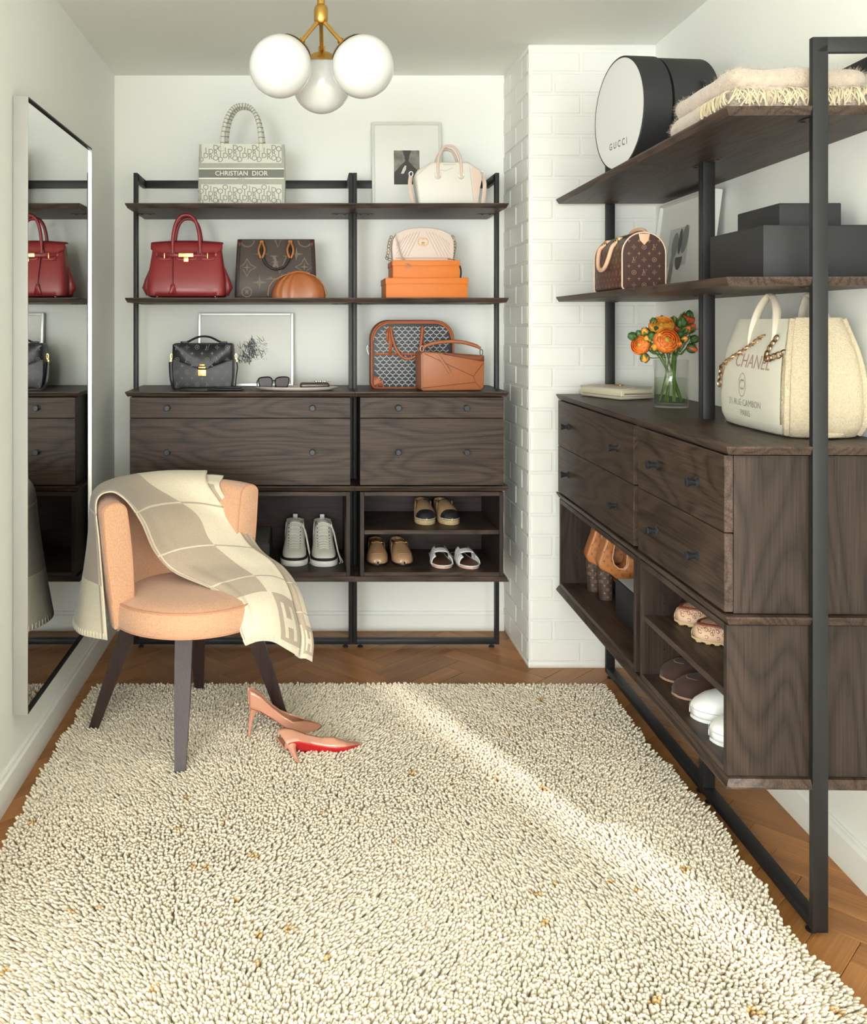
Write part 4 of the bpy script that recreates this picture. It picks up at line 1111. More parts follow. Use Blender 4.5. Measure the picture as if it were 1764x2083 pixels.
MB().tube([Vector((x*1.0, .0315, z)) for x, z in ol], .004, 8, closed=True).build('trim', m_cogd, t)
pk = patch(bv, [(-w_/2+.012, .139), (w_/2-.012, .139), (w_/2-.012, .148), (-w_/2+.012, .148)], FRONT, .002, 3); solidify(pk.build('pocket_band', m_cog, t), .002)
for s_ in (-1, 1):
    P = [(s_*(w_/2-.008), .010), (s_*(w_/2-.008), .050)]+[(s_*(w_/2-.052+.044*math.sin(a)), .008+.044*math.cos(a)) for a in np.linspace(PI*.5-.0, .0, 1)]
    P = [(s_*(w_/2-.009), .011)]+[(s_*(w_/2-.009-.044*math.sin(a)), .011+.040*math.cos(a)) for a in np.linspace(0, PI/2, 8)]
    solidify(patch(bv, P, FRONT, .002, 2).build('corner_patch', m_cog, t), .002)
for x in (-.094, .04):
    solidify(patch(bv, [(x-.007, .145), (x+.007, .145), (x+.007, .254), (x, .262), (x-.007, .254)], FRONT, .004, 2).build('handle_strap', m_cog, t), .003)
MB().tube(smooth_pts([(-.092, -.040, .256), (-.088, -.050, .215), (-.072, -.056, .165), (-.045, -.058, .130), (-.015, -.058, .126), (.012, -.058, .14), (.03, -.054, .18), (.040, -.044, .256)], 5), .0062, 10).build('handle', m_cog, t)
solidify(patch(bv, [(-.112, .195), (-.102, .195), (-.102, .245), (-.107, .25), (-.112, .245)], FRONT, .008, 1).build('luggage_tag', m_cog, t), .003)
MB().tube(smooth_pts([(-.176, -.01, .175), (-.186, -.012, .18), (-.19, -.012, .165), (-.182, -.01, .14)], 4), .0022, 6).build('zip_pull', m_silverm, t)
# ---- tan angular bag
m_pz = PM('tan_puzzle_leather', (162, 98, 60), .42, bump=(500, .12, .0006)); m_pzd = PM('tan_seam', (92, 46, 28), .55); m_pz2 = PM('tan_puzzle_dark', (126, 70, 42), .45)
t = thing('angular_bag', 'tan leather angular bag with panelled seams and an arched handle', 'handbag', base_at(914, 3.765, ZC), .10)
poly = [(-.128, .006), (-.12, 0), (.118, .002), (.130, .014), (.132, .115), (.130, .142), (-.115, .158), (-.130, .150)]
b = MB().prism(poly, -.052, .052, 'y', bev=.007, seg=3); b.build('body', m_pz, t, angle=45); bv = b.bvh()
for pts in ([(-.115, .150), (.086, .058), (.128, .113)], [(.086, .058), (.095, .034), (.120, .006)], [(-.122, .012), (.095, .034)], [(-.122, .012), (-.122, .15)], [(-.04, .148), (.128, .118)], [(-.13, .0), (-.122, .012)]):
    p = surf_path(bv, pts, FRONT, .0001, 8)
    if len(p) > 2: MB().tube(p, .0011, 5).build('seam', m_pzd, t)
fp = patch(bv, [(-.045, .1545), (.129, .142), (.130, .120), (.10, .123), (-.03, .146)], FRONT, .0022, 2); fo = fp.build('top_flap', m_pz2, t); solidify(fo, .002)
decal(fp.bvh(), [(text_shape('LOEWE'), .108, .1315, .0085, 0)], FRONT, .0008).build('lettering', PM('stamp_gold', (232, 206, 168), .5), fo, smooth=False, merge=False)
MB().tube(smooth_pts([(-.112, -.02, .168), (-.10, -.02, .182), (-.05, -.02, .194), (.01, -.02, .198), (.06, -.02, .193), (.105, -.02, .180), (.124, -.02, .170)], 5), [.006]*4+[.0075]*23+[.006]*4, 10).build('handle', m_pz, t)
for x, z0 in ((-.118, .155), (.128, .140)):
    MB().tube([Vector((x+.006*math.cos(a), -.02, z0+.014+.012*math.sin(a))) for a in np.linspace(0, 2*PI, 14, endpoint=False)], .002, 6, closed=True).build('handle_ring', m_silverm, t)
MB().tube(smooth_pts([(-.07, -.056, .152), (-.05, -.062, .13), (-.03, -.064, .10), (-.012, -.064, .074)], 4), .0052, 6, flat=.4, up=(0, -1, 0)).build('dangling_strap', m_pz, t)
# ---- small white top-handle bag
m_wh = PM('ivory_leather', (216, 211, 200), .4, bump=(700, .12, .0006)); m_bl = PM('blush_leather', (214, 190, 176), .42); m_wsm = PM('ivory_seam', (190, 180, 168), .5)
t = thing('handbag', 'small ivory leather handbag with blush handles standing on the top shelf', 'handbag', base_at(908, 3.80, ZT), -.02)
b = MB().prism([(-.118, 0), (.118, 0), (.140, .118), (.136, .142), (.082, .178), (-.068, .178), (-.128, .142), (-.134, .118)], -.055, .055, 'y', bev=.012, seg=4)
b.build('body', m_wh, t, angle=45); bv = b.bvh()
for pts in ([(-.118, .004), (-.128, .12), (-.07, .172)], [(.105, .004), (.085, .172)], [(-.045, .146), (-.01, .14), (.02, .152)], [(-.02, .165), (.03, .165)]):
    p = surf_path(bv, pts, FRONT, .0001, 8); MB().tube(p, .0011, 5).build('seam', m_wsm, t)
gp = patch(bv, [(.108, .006), (.120, .006), (.137, .118), (.128, .138), (.092, .165)], FRONT, .0016, 2); gp.build('side_panel', m_bl, t)
decal(bv, [(text_shape('G I V E N C H Y'), .006, .166, .0075, 0)], FRONT, .0008).build('lettering', m_wsm, t, smooth=False, merge=False)
for yy in (-.056, .045):
    MB().tube(smooth_pts([(-.040, yy, .118), (-.041, yy, .16), (-.036, yy*.9, .20), (-.018, yy*.8, .235), (.006, yy*.8, .243), (.030, yy*.8, .235), (.048, yy*.9, .20), (.053, yy, .16), (.052, yy, .118)], 5), .0062, 10).build('handle', m_bl, t)
for x in (-.041, .053): solidify(patch(bv, ell(x, .124, .014, .018), FRONT, .0022, 1).build('handle_tab', m_wh, t), .003)
for s_ in (-1, 1):
    MB().tube([Vector((s_*.146+.008*math.cos(a), -.01, .135+.010*math.sin(a))) for a in np.linspace(0, 2*PI, 12, endpoint=False)], .0022, 6, closed=True).build('ring', m_silverm, t)
    MB().tube(smooth_pts([(s_*.147, -.012, .126), (s_*.152, -.03, .09), (s_*.147, -.04, .04), (s_*.140, -.045, .006)], 5), .008, 8, flat=.25, up=(0, -1, 0)).build('shoulder_strap', m_bl, t)
# ---- tray with sunglasses and key case
m_pin = PM('blush_ceramic', (228, 214, 204), .35)
t = thing('tray', 'oval blush ceramic tray holding sunglasses and a key case', 'tray', base_at(603, 3.765, ZC))
Sx = Matrix.Diagonal((1, .42, 1, 1))
MB().lathe([(0, 0), (.13, 0), (.150, .003), (.168, .012), (.170, .0135), (.1675, .0145), (.150, .0065), (.13, .0045), (0, .0045)], 56, mat=Sx, cap=False).build('dish', m_pin, t, angle=60)
m_lens = PM('smoked_lens', (64, 54, 58), .25, spec=.3); m_acet = PM('black_acetate', (20, 20, 22), .15, coat=.4)
t = thing('sunglasses', 'black cat-eye sunglasses with smoked lenses resting on the blush tray', 'sunglasses', base_at(557, 3.755, ZC+.0052), .12)
for s_ in (-1, 1):
    cx_ = s_*.032
    P = [(cx_-.024, .008), (cx_-.018, .001), (cx_+.016, .001), (cx_+.023, .010), (cx_+.026+.004*(s_ > 0), .034), (cx_+.018+.008*(s_ > 0), .046), (cx_, .048), (cx_-.018-.008*(s_ < 0), .044), (cx_-.026-.004*(s_ < 0), .034)]
    lo = MB().prism([(x*.98, z) for x, z in P], -.0010, .0010, 'y'); lo.build('lens', m_lens, t)
    ring = smooth_pts([Vector((x, 0, z)) for x, z in P]+[Vector((P[0][0], 0, P[0][1]))], 4)[:-1]
    MB().tube(ring, .0027, 8, closed=True).build('rim', m_acet, t)
    MB().tube(smooth_pts([(s_*.060, .002, .038), (s_*.063, .02, .036), (s_*.063, .07, .026), (s_*.060, .105, .004)], 5), .0025, 6).build('temple_arm', m_acet, t)
MB().tube(smooth_pts([(-.009, 0, .030), (0, -.001, .034), (.009, 0, .030)], 5), .0026, 8).build('bridge', m_acet, t)
m_kc = PM('key_case_leather', (66, 56, 46), .35, coat=.3)
t = thing('key_case', 'dark brown leather key case with silver keys lying on the blush tray', 'key case', base_at(641, 3.755, ZC+.0052), .05)
MB().box(-.062, .058, -.022, .022, .0, .027, .010, seg=3).build('case', m_kc, t)
for i, (x, a) in enumerate(((.005, .5), (.022, -.2), (.04, -.6))):
    k = MB(); R = Matrix.Translation((x, -.012, .031)) @ Matrix.Rotation(a, 4, 'Z')
    k.tube([R @ Vector((.008*math.cos(q), .008*math.sin(q), 0)) for q in np.linspace(0, 2*PI, 14, endpoint=False)], .0022, 6, closed=True)
    k.box(.008, .026, -.003, .003, -.0015, .0015, .0006, mat=R); k.build('key', m_silverm, t)
# ------------------------------------------------------------ things on the right-hand shelves
def onX(px, py, X): return at(px, py, X*FPX/(px-CX))
def inv(t, w):
    R = Matrix.Rotation(t.rotation_euler[2], 4, 'Z'); return R.inverted() @ (Vector(w)-Vector(t.location))
# ---- hat box
m_mblk = PM('matte_black_card', (36, 36, 37), .6); m_lidw = PM('pale_grey_card', (222, 222, 221), .5)
R_ = .176; hx = RU(.652, .145, ZT+.0008)
t = thing('hat_box', 'black round hat box with a white face lying on its side on the top shelf', 'box', hx, RR+.13)
RX = Matrix.Translation((0, 0, R_)) @ Matrix.Rotation(PI/2, 4, 'X')     # lathe z -> local -y
MB().lathe([(0, -.125), (R_-.006, -.125), (R_-.004, -.123), (R_-.004, .02), (0, .02)], 72, mat=RX, cap=False).build('drum', m_mblk, t)
ld = MB().lathe([(R_-.0035, .03), (R_, .03), (R_, .115), (R_-.0015, .1165), (R_-.006, .1165)], 72, mat=RX, cap=False).build('lid', m_mblk, t)
MB().lathe([(0, .1163), (R_-.0058, .1163)], 72, mat=RX, cap=False).build('lid_face', m_lidw, ld)
q = MB(); V, F = text_shape('G U C C I', .030, 0, .0)
q.add([(x, -.1168, R_+z-.095) for x, z in V], F); q.build('lettering', m_ph[3], ld, smooth=False, merge=False)
hp = [Vector((math.sin(a)*(R_+.012), y_, R_+math.cos(a)*(R_+.012))) for a, y_ in ((1.35, .0), (1.15, .02), (.95, .03), (.75, .02), (.6, 0))]
MB().tube([Vector((math.sin(a)*(R_-.004+k), .075, R_+math.cos(a)*(R_-.004+k))) for a, k in ((1.62, .0), (1.52, .010), (1.40, .014), (1.28, .012), (1.16, .0))], .010, 8, flat=.3).build('side_handle', m_blk2, t)
# ---- folded fuzzy throw
m_th = PM('beige_mohair', (186, 169, 151), .95, bump=(240, 1.0, .004), var=(60, .10), sheen=.5); m_fr = PM('cream_fringe', (190, 176, 148), .95)
tc_ = RU(1.290, .185, ZT+.0006)
t = thing('folded_throw', 'folded beige mohair throw with cream fringe on the top shelf', 'blanket', tc_, RR)
rows = []
rs = random.Random(4)
def slab(w_, d_, z0, z1, seed):
    rings = []
    for i in range(17):
        f = i/16; a = PI*(f-.5); z = (z0+z1)/2+(z1-z0)/2*math.sin(a); ins = .05*(1-math.cos(a))
        r = []
        for k, p in enumerate(se_ring(0, w_-ins, d_-ins, 7, 96)):
            nz = .0035*math.sin(p.x*41+seed)+.003*math.sin(p.y*37+p.x*19+seed*2)
            r.append(Vector((p.x+nz*.6, p.y+nz*.6, z+(nz if z > z0+.01 else 0))))
        rings.append(r)
    return rings
b1 = slab(.40, .335, .0, .052, 1); b2 = slab(.385, .325, .045, .098, 2)
mm = MB().loft(b1); lay1 = mm.build('lower_fold', m_th, t, angle=80)
mm2 = MB().loft(b2); lay2 = mm2.build('upper_fold', m_th, t, angle=80)
fz = MB()
for mbx in (mm, mm2):
    for _ in range(1500):
        f = mbx.f[rs.randrange(len(mbx.f))]
        if len(f) > 4: continue
        p = sum((mbx.v[i] for i in f), Vector())/len(f); n = (mbx.v[f[1]]-mbx.v[f[0]]).cross(mbx.v[f[2]]-mbx.v[f[0]])
        if n.length < 1e-12: continue
        n.normalize(); c_ = Vector((p.x, p.y, p.z-.05)); n = n if n.dot(c_) > 0 else -n
        d = (n+Vector((rs.gauss(0, .6), rs.gauss(0, .6), rs.gauss(0, .6)))).normalized()*rs.uniform(.004, .012); s_ = d.orthogonal().normalized()*.00035
        fz.add([p-s_, p+s_, p+d+s_*.3, p+d-s_*.3], [(0, 1, 2, 3)])
tag(fz.build('fuzz', m_th, t, smooth=False, merge=False), kind='stuff')
fr = MB()
for side in (0, 1):
    for i in range(150 if side == 0 else 60):
        if side == 0: y_ = -.155+.31*rs.random(); p0 = Vector((.190, y_, .046+rs.uniform(-.006, .006))); out = Vector((1, 0, 0)); tan = Vector((0, 1, 0))
        else: x_ = .06+.13*rs.random(); p0 = Vector((x_, -.158, .044)); out = Vector((0, -1, 0)); tan = Vector((1, 0, 0))
        l = rs.uniform(.6, 1.0); sw = rs.uniform(-.02, .02)
        fr.tube(smooth_pts([p0, p0+out*.016*l+tan*sw*.4+Vector((0, 0, -.006)), p0+out*.02*l+tan*sw+Vector((0, 0, -.024*l)), p0+out*.017*l+tan*sw*1.6+Vector((0, 0, -.040*l))], 2), .0021, 4)
tag(fr.build('fringe', m_fr, t), kind='stuff')
# ---- monogram barrel bag
m_mono = PM('monogram_canvas', (66, 42, 34), .4, bump=(700, .2, .0006), coat=.1); m_monop = PM('monogram_print', (150, 118, 92), .5); m_vach = PM('natural_leather', (222, 178, 148), .5); m_pip = PM('pale_piping', (226, 196, 172), .5)
t = thing('barrel_bag', 'brown monogram barrel bag with natural leather handles on the middle shelf', 'handbag', Vector((1.026, 2.945, ZM+.0006)), RR+.03)
dw, hh_, ln = .138, .176, .268
ol = rrect(dw, hh_, (.012, .012, .066, .066), 9)
rg = []
for x, k in ((-ln/2, .90), (-ln/2+.006, .97), (-ln/2+.02, 1.0), (-.05, 1.03), (.05, 1.03), (ln/2-.02, 1.0), (ln/2-.006, .975), (ln/2, .94)):
    rg.append([Vector((x, p[0]*k, p[1]*(.985+.015*k) if p[1] > .02 else p[1])) for p in ol])
b = MB().loft(rg); b.build('body', m_mono, t, angle=50); bv = b.bvh()
ENDX = Mplane((0, 0, 0), (0, 1, 0), (0, 0, 1))
monogram(bv, ENDX, -.062, .064, .014, .170, .031, .017, .0006).build('monogram_print', m_monop, t, smooth=False, merge=False)
monogram(bv, FRONT, -.125, .13, .014, .13, .031, .017, .0006).build('monogram_print', m_monop, t, smooth=False, merge=False)
for x in (ln/2-.001, -ln/2+.001): MB().tube([Vector((x, p[0]*.965, p[1]*.99)) for p in ol], .0022, 6, closed=True).build('piping', m_pip, t)
tb = MB().prism([(-.017, .170), (.017, .170), (.013, .15), (.0, .136), (-.013, .15)], ln/2, ln/2+.0035, 'x', bev=.001).build('end_tab', m_vach, t)
for y0, dz in ((-.055, 0), (.03, .0)):
    s_ = -1 if y0 < 0 else 1
    P = [(-.055, y0*.9, .150), (-.060, y0-.020*-s_ if s_ > 0 else y0-.016, .138), (-.05, y0-.026, .10), (-.03, y0-.03, .075), (.0, y0-.031, .066), (.03, y0-.03, .075), (.05, y0-.026, .10), (.060, y0-.016, .138), (.055, y0*.9, .150)]
    if s_ > 0: P = [(x, .02+.002*i, .165+.03*math.sin(PI*i/8)) for i, (x, _, _) in enumerate(P)]
    MB().tube(smooth_pts(P, 4), .0065, 10).build('handle', m_vach, t)
for x in (-.055, .055):
    MB().tube([Vector((x+.008*math.cos(a), -.058, .152+.009*math.sin(a))) for a in np.linspace(0, 2*PI, 12, endpoint=False)], .0022, 6, closed=True).build('handle_ring', m_gold, t)
    MB().box(x-.008, x+.008, -.054, -.030, .156, .166, .002, mat=Matrix.Rotation(.0, 4, 'X')).build('handle_tab', m_vach, t)
MB().tube([Vector((x, 0, hh_*1.012)) for x in np.linspace(-ln/2+.02, ln/2-.01, 8)], .003, 6).build('zip', m_goldd, t)
# ---- matte black boxes
def plainbox(label, w_, d_, h_, loc, m, rot, topm=None, lid=None):
    t = thing('storage_box', label, 'box', loc, rot)
    if lid:
        MB().box(-w_/2+.002, w_/2-.002, -d_/2+.002, d_/2-.002, 0, h_-.003, .001).build('box_base', m, t); l_ = MB().box(-w_/2, w_/2, -d_/2, d_/2, h_-lid, h_, .0012).build('lid', m, t)
    else:
        MB().box(-w_/2, w_/2, -d_/2, d_/2, 0, h_-.0012, .0012).build('box_base', m, t); l_ = MB().box(-w_/2+.0008, w_/2-.0008, -d_/2+.0008, d_/2-.0008, h_-.0011, h_, .0005).build('lid', m, t)
    if topm: MB().box(-w_/2+.006, w_/2-.006, -d_/2+.006, d_/2-.006, h_, h_+.0008).build('lid_panel', topm, l_, smooth=False)
    return t
plainbox('large matte black box standing on the middle shelf of the right wall', .300, .250, .126, Vector((1.192, 2.298, ZM+.0006)), m_mblk, RR)
plainbox('flat matte black box stacked on the large black box', .225, .146, .0575, Vector((1.205, 2.318, ZM+.1274)), m_mblk, RR)
# ---- large cream tote
m_crm = PM('cream_canvas', (212, 208, 193), .8, bump=(900, .25, .0006)); m_tedd = PM('cream_shearling', (206, 191, 163), .95, bump=(330, 1.0, .004), var=(200, .10)); m_tedl = PM('cream_leather', (212, 200, 182), .5)
m_rose = PM('rose_print', (170, 140, 134), .6); m_chn = PM('rose_gold', (196, 156, 116), .28, 1.0)
tl = Vector((1.222, 2.356, ZC+.0006))
t = thing('tote_bag', 'large cream canvas and shearling tote with rose gold chains on the worktop', 'handbag', tl, RR)
b = MB().loft([se_ring(z, w_, d_, e, 72) for z, w_, d_, e in ((0, .34, .155, 5), (.006, .372, .178, 6), (.03, .402, .192, 6), (.07, .412, .196, 6), (.14, .406, .190, 6), (.2, .384, .172, 6), (.25, .352, .146, 6), (.282, .330, .128, 6))], cap1=False)
b.loft([se_ring(z, w_, d_, 6, 72) for z, w_, d_ in ((.282, .330, .128), (.276, .318, .118), (.18, .33, .13))], cap0=False)
b.build('body', m_crm, t, angle=60); bv = b.bvh()
def end_shell(sg, xmin, push):
    q = MB(); ids = {}
    for f in b.f[:len(b.f)]:
        P = [b.v[i] for i in f]
        if len(f) > 4 or not all(sg*v.x > xmin-.05*max(0, v.z-.14) for v in P) or not all(abs(v.y) < .094 for v in P): continue
        q.add([v+Vector((sg*push, 0, 0)) for v in P], [tuple(range(len(P)))])
    return q
sh_ = end_shell(1, .150, .004).build('shearling_end', m_tedd, t, angle=80); solidify(sh_, .005)
for s_ in (-1, 1):
    pts_ = []
    for z, w_, d_, e in ((.010, .375, .180, 6), (.03, .402, .192, 6), (.07, .412, .196, 6), (.14, .406, .190, 6), (.2, .384, .172, 6), (.25, .352, .146, 6), (.28, .332, .130, 6)):
        pts_.append(Vector((w_/2*.93, s_*d_/2*.93, z)))
    MB().tube(smooth_pts(pts_, 4), .0075, 8).build('edge_roll', m_tedd, t)
MB().tube([Vector((.205*math.cos(a)*1, .097*math.sin(a), .010)) for a in np.linspace(-.9, .9, 14)], .007, 8).build('base_roll', m_tedd, t)
decal(bv, [(text_shape('CHANEL', 1, .25), .012, .172, .050, -.02)], FRONT, .0009).build('lettering', m_rose, t, smooth=False, merge=False)
ov = [(ring_shape(.5, .035, 28, .66), -.030, .112, .062, 0), (ring_shape(.5, .10, 16, .9, .7, 2*PI-.7), -.034, .113, .026, 0), (ring_shape(.5, .10, 16, .9, PI+.7, 3*PI-.7), -.026, .113, .026, 0)]
decal(bv, ov, FRONT, .0009).build('oval_emblem', m_rose, t, smooth=False, merge=False)
m_stud = PM('small_print', (150, 146, 138), .6)
decal(bv, [(text_shape('31 RUE CAMBON'), -.014, .066, .0235, 0), (text_shape('PARIS'), -.012, .040, .0225, 0)], FRONT, .0009).build('small_lettering', m_stud, t, smooth=False, merge=False)
for y0, zt_ in ((-.066, .341), (.055, .343)):
    pth = smooth_pts([(-.03, y0-.006, .20), (-.03, y0-.004, .255), (-.012, y0*.9, .31), (.03, y0*.8, zt_), (.075, y0*.9, .31), (.095, y0-.004*(1 if y0 < 0 else -1), .255), (.095, y0-.006, .20)], 5)
    MB().tube(pth, [.012]*4+[.0105]*(len(pth)-8)+[.012]*4, 10, flat=.6).build('handle', m_tedl, t)
def tl_px(px, py, off=.0):
    w_ = onX(px, py, 1.125-off); l_ = inv(t, w_); h = bv.ray_cast(Vector((l_.x, -.5, l_.z)), Vector((0, 1, 0)), 1)
    return Vector((l_.x, (h[0].y if h[0] else l_.y)-.006, l_.z))
chain(smooth_pts([tl_px(*p) for p in ((1541, 682), (1522, 702), (1500, 718), (1478, 734), (1464, 752), (1458, 785))], 6), .0085, .0021, 12, 1.35).build('chain', m_chn, t)
chain(smooth_pts([tl_px(*p) for p in ((1570, 684), (1560, 708), (1556, 728), (1572, 726), (1594, 712))], 6), .0075, .0019, 12, 1.35).build('chain', m_chn, t)
# ---- envelope clutch
m_clu = PM('stone_leather', (206, 196, 172), .45, bump=(200, .15, .001)); m_clud = PM('stone_leather_shade', (150, 138, 116), .5)
t = thing('clutch_bag', 'stone-coloured leather envelope clutch lying flat on the worktop', 'handbag', Vector((1.135, 3.385, ZC+.0006)), math.radians(-70))
MB().prism([(-.112, .001), (-.118, .010), (-.118, .026), (-.108, .036), (.108, .040), (.118, .034), (.118, .008), (.112, .001)], -.072, .072, 'y', bev=.004, seg=2).build('body', m_clu, t, angle=45)
MB().prism([(-.116, -.073), (.116, -.073), (.117, -.01), (.02, .044), (-.02, .044), (-.117, -.01)], .0, .0036, 'z', bev=.0012, mat=Matrix.Translation((0, 0, .0395)) @ Matrix.Rotation(.06, 4, 'X')).build('flap', m_clu, t)
MB().box(-.100, .1188, -.0735, .0735, .012, .0145, .0005).build('gusset_line', m_clud, t)
MB().tube([Vector((.118, y_, .021)) for y_ in (-.06, 0, .06)], .003, 6).build('gusset_fold', m_clud, t)
for cx_, k in ((-.008, 1), (.008, -1)): MB().tube([Vector((cx_+.010*math.cos(a), .012+.010*math.sin(a), .0455)) for a in np.linspace(0, 2*PI, 14, endpoint=False)], .0018, 6, closed=True).build('emblem', m_goldd, t)
# ---- vase with water
m_gl = thin_glass('clear_glass', (.985, .99, .985)); m_wat = thin_glass('vase_water', (.90, .95, .88), 1.2)
vp = Vector((1.180, 2.992, ZC+.0006)); VR, VH = .0545, .153
t = thing('glass_vase', 'clear glass cylinder vase of water holding the orange flowers', 'vase', vp)
MB().lathe([(0, 0), (VR-.003, 0), (VR, .003), (VR, VH-.0015), (VR-.001, VH), (VR-.0025, VH), (VR-.0035, VH-.0015), (VR-.0035, .014), (VR-.006, .011), (0, .011)], 56, cap=False).build('glass', m_gl, t, angle=60)
MB().lathe([(0, .0112), (VR-.006, .0112), (VR-.0037, .0142), (VR-.0037, .095), (0, .095)], 56, cap=False).build('water', m_wat, t, angle=60)
# ---- flowers
m_pet = PM('orange_petals', (232, 122, 40), .55, var=(40, .22), sss=.1); m_pet2 = PM('amber_petals', (238, 158, 58), .55, var=(40, .18)); m_cen = PM('green_centre', (176, 160, 60), .6); m_stem = PM('green_stem', (88, 112, 46), .5, var=(60, .25)); m_leaf = PM('green_leaf', (70, 106, 52), .5, var=(50, .25)); m_petr = PM('rust_petals', (206, 84, 40), .55, var=(40, .25))
def bloom(label, px, py, Y, r, face, m, bot, group=None):
    c = at(px, py, Y); t = thing('ranunculus', label, 'flower', c, 0, group)
    f = Vector(face).normalized(); Q = f.to_track_quat('Z', 'Y').to_matrix().to_4x4(); rs = random.Random(int(px*7+py))
    pm = MB(); r = r*1.1
    for ringi in range(6):
        k = 1-ringi*.155; n = max(4, 9-ringi); op = .15+.16*ringi           # inner petals more closed
        for j in range(n):
            a0 = 2*PI*j/n+ringi*.7+rs.uniform(-.1, .1); wa = 2*PI/n*.78
            rows = []
            for i in range(6):
                v = i/5; th = (1.75-.98*v+.16*ringi*v*.5) if True else 0
                th = PI*.86-(PI*.86-(.98-.13*ringi))*v
                R2 = r*k*(1+.06*math.sin(v*PI)+.05*v*(ringi < 2))
                row_ = []
                for q_ in range(5):
                    u = q_/4-.5; a = a0+u*2*wa*(.45+.55*math.sin(PI*min(1, v*.62+.2)))
                    th2 = th+abs(u)**2*.5*v
                    row_.append(Q @ Vector((R2*math.sin(th2)*math.cos(a), R2*math.sin(th2)*math.sin(a), R2*math.cos(th2)*.82)))
                rows.append(row_)
            pm.grid(rows)
    o = pm.build('petals', m, t, angle=80, merge=False); solidify(o, .0006)
    MB().sphere(Q @ Vector((0, 0, r*.12)), r*.26, 12, 8).build('centre', m_cen, t)
    stem(t, c, -f*r*.55, bot)
    return t
def stem(t, c, start, bot, short=False):
    b_ = Vector(bot)-c; s0 = Vector(start)
    rim = Vector((vp.x, vp.y, vp.z+VH))-c
    mid = rim+Vector(((s0.x-rim.x)*.30, (s0.y-rim.y)*.30, .004)); dm = Vector((mid.x-rim.x, mid.y-rim.y, 0))
    if dm.length > VR-.014: mid = rim+dm.normalized()*(VR-.014)
    if short: MB().tube(smooth_pts([s0, s0.lerp(mid, .35)+Vector((0, 0, -.004)), s0.lerp(mid, .75)], 4), .0014, 6).build('stem', m_stem, t)
    else: MB().tube(smooth_pts([s0, s0.lerp(mid, .5)+Vector((0, 0, -.004)), mid, b_], 5), .0024, 6).build('stem', m_stem, t)
def bot(a, r=.040, z=.02): return vp+Vector((r*math.cos(a), r*math.sin(a), z))
bloom('large amber ranunculus bloom at the top of the bouquet', 1346, 664, 3.00, .0345, (-.25, -.5, .85), m_pet2, bot(5.2))
bloom('large open orange ranunculus bloom at the front of the bouquet', 1356, 693, 2.935, .0345, (-.05, -.95, .35), m_pet, bot(2.2))
bloom('orange ranunculus bloom hanging at the outer edge of the bouquet', 1303, 702, 2.985, .027, (-.75, -.6, .15), m_pet, bot(.4))
bloom('rust-red ranunculus bloom behind the front blossom', 1378, 664, 3.03, .022, (.15, -.5, .85), m_petr, bot(4.1))
bloom('rust-red ranunculus bloom beside the metal post', 1398, 648, 3.045, .021, (.3, -.3, .9), m_petr, bot(3.3))
def bud(px, py, Y, r, d, m, group, label):
    c = at(px, py, Y); t = thing('flower_bud', label, 'flower', c, 0, group); r = r*1.22
    dd = Vector(d).normalized(); Q = dd.to_track_quat('Z', 'Y').to_matrix().to_4x4()
    pm = MB().lathe([(0, -r*.9), (r*.55, -r*.7), (r*.9, -r*.1), (r*.8, r*.5), (r*.4, r*1.1), (0, r*1.35)], 12, mat=Q, cap=False)
    pm.build('bud', m, t)
    sp_ = MB()
    for k in range(5):
        a = 2*PI*k/5; rows = []
        for i in range(5):
            v = i/4; w_ = r*.5*math.sin(PI*(.12+.85*v)); rr = r*(.5+.55*math.sin(PI*min(1, v*.8+.1))); zz = -r*.9+r*1.9*v
            rows.append([Q @ Vector((rr*math.cos(a+u*w_/r), rr*math.sin(a+u*w_/r), zz)) for u in (-1, 0, 1)])
        sp_.grid(rows)
    so = sp_.build('sepals', m_leaf, t, angle=80, merge=False); solidify(so, .0008)
    stem(t, c, -dd*r*.8, bot(random.uniform(0, 6.28), .034), short=(int(px) % 3 != 0))
GB_ = 'ranunculus buds in the vase'; LB_ = 'small green and orange ranunculus bud in the glass vase'
LG_ = 'leaves between the blooms'
for i_, (px, py, Y, d) in enumerate(((1318, 700, 2.97, (-.6, -.5, .5)), (1335, 672, 2.97, (-.4, -.7, .6)), (1390, 676, 2.96, (.3, -.8, .6)), (1400, 690, 2.98, (.6, -.5, .5)), (1298, 692, 2.99, (-.9, -.2, .4)), (1388, 648, 3.02, (.2, -.3, 1)), (1366, 722, 2.945, (.2, -.9, -.1)), (1345, 722, 2.94, (-.2, -.9, -.1)), (1410, 676, 3.0, (.8, -.2, .4)))):
    c = at(px, py, Y); tt_ = thing('leaf_sprig', 'narrow green leaf sprig tucked among the orange blooms', 'leaf', c, 0, LG_)
    dd = Vector(d).normalized(); sd = dd.cross(Vector((0, 0, 1))).normalized(); up_ = sd.cross(dd); rows = []
    for k in range(7):
        v = k/6; w_ = .0075*math.sin(PI*(.08+.9*v)); cc = dd*(.034*v-.01)+up_*(.006*math.sin(v*PI))
        rows.append([cc-sd*w_, cc-up_*.0015, cc+sd*w_])
    solidify(MB().grid(rows).build('leaf', m_leaf, tt_, angle=80, merge=False), .0007); stem(tt_, c, -dd*.009, bot(i_*.7, .02), True)
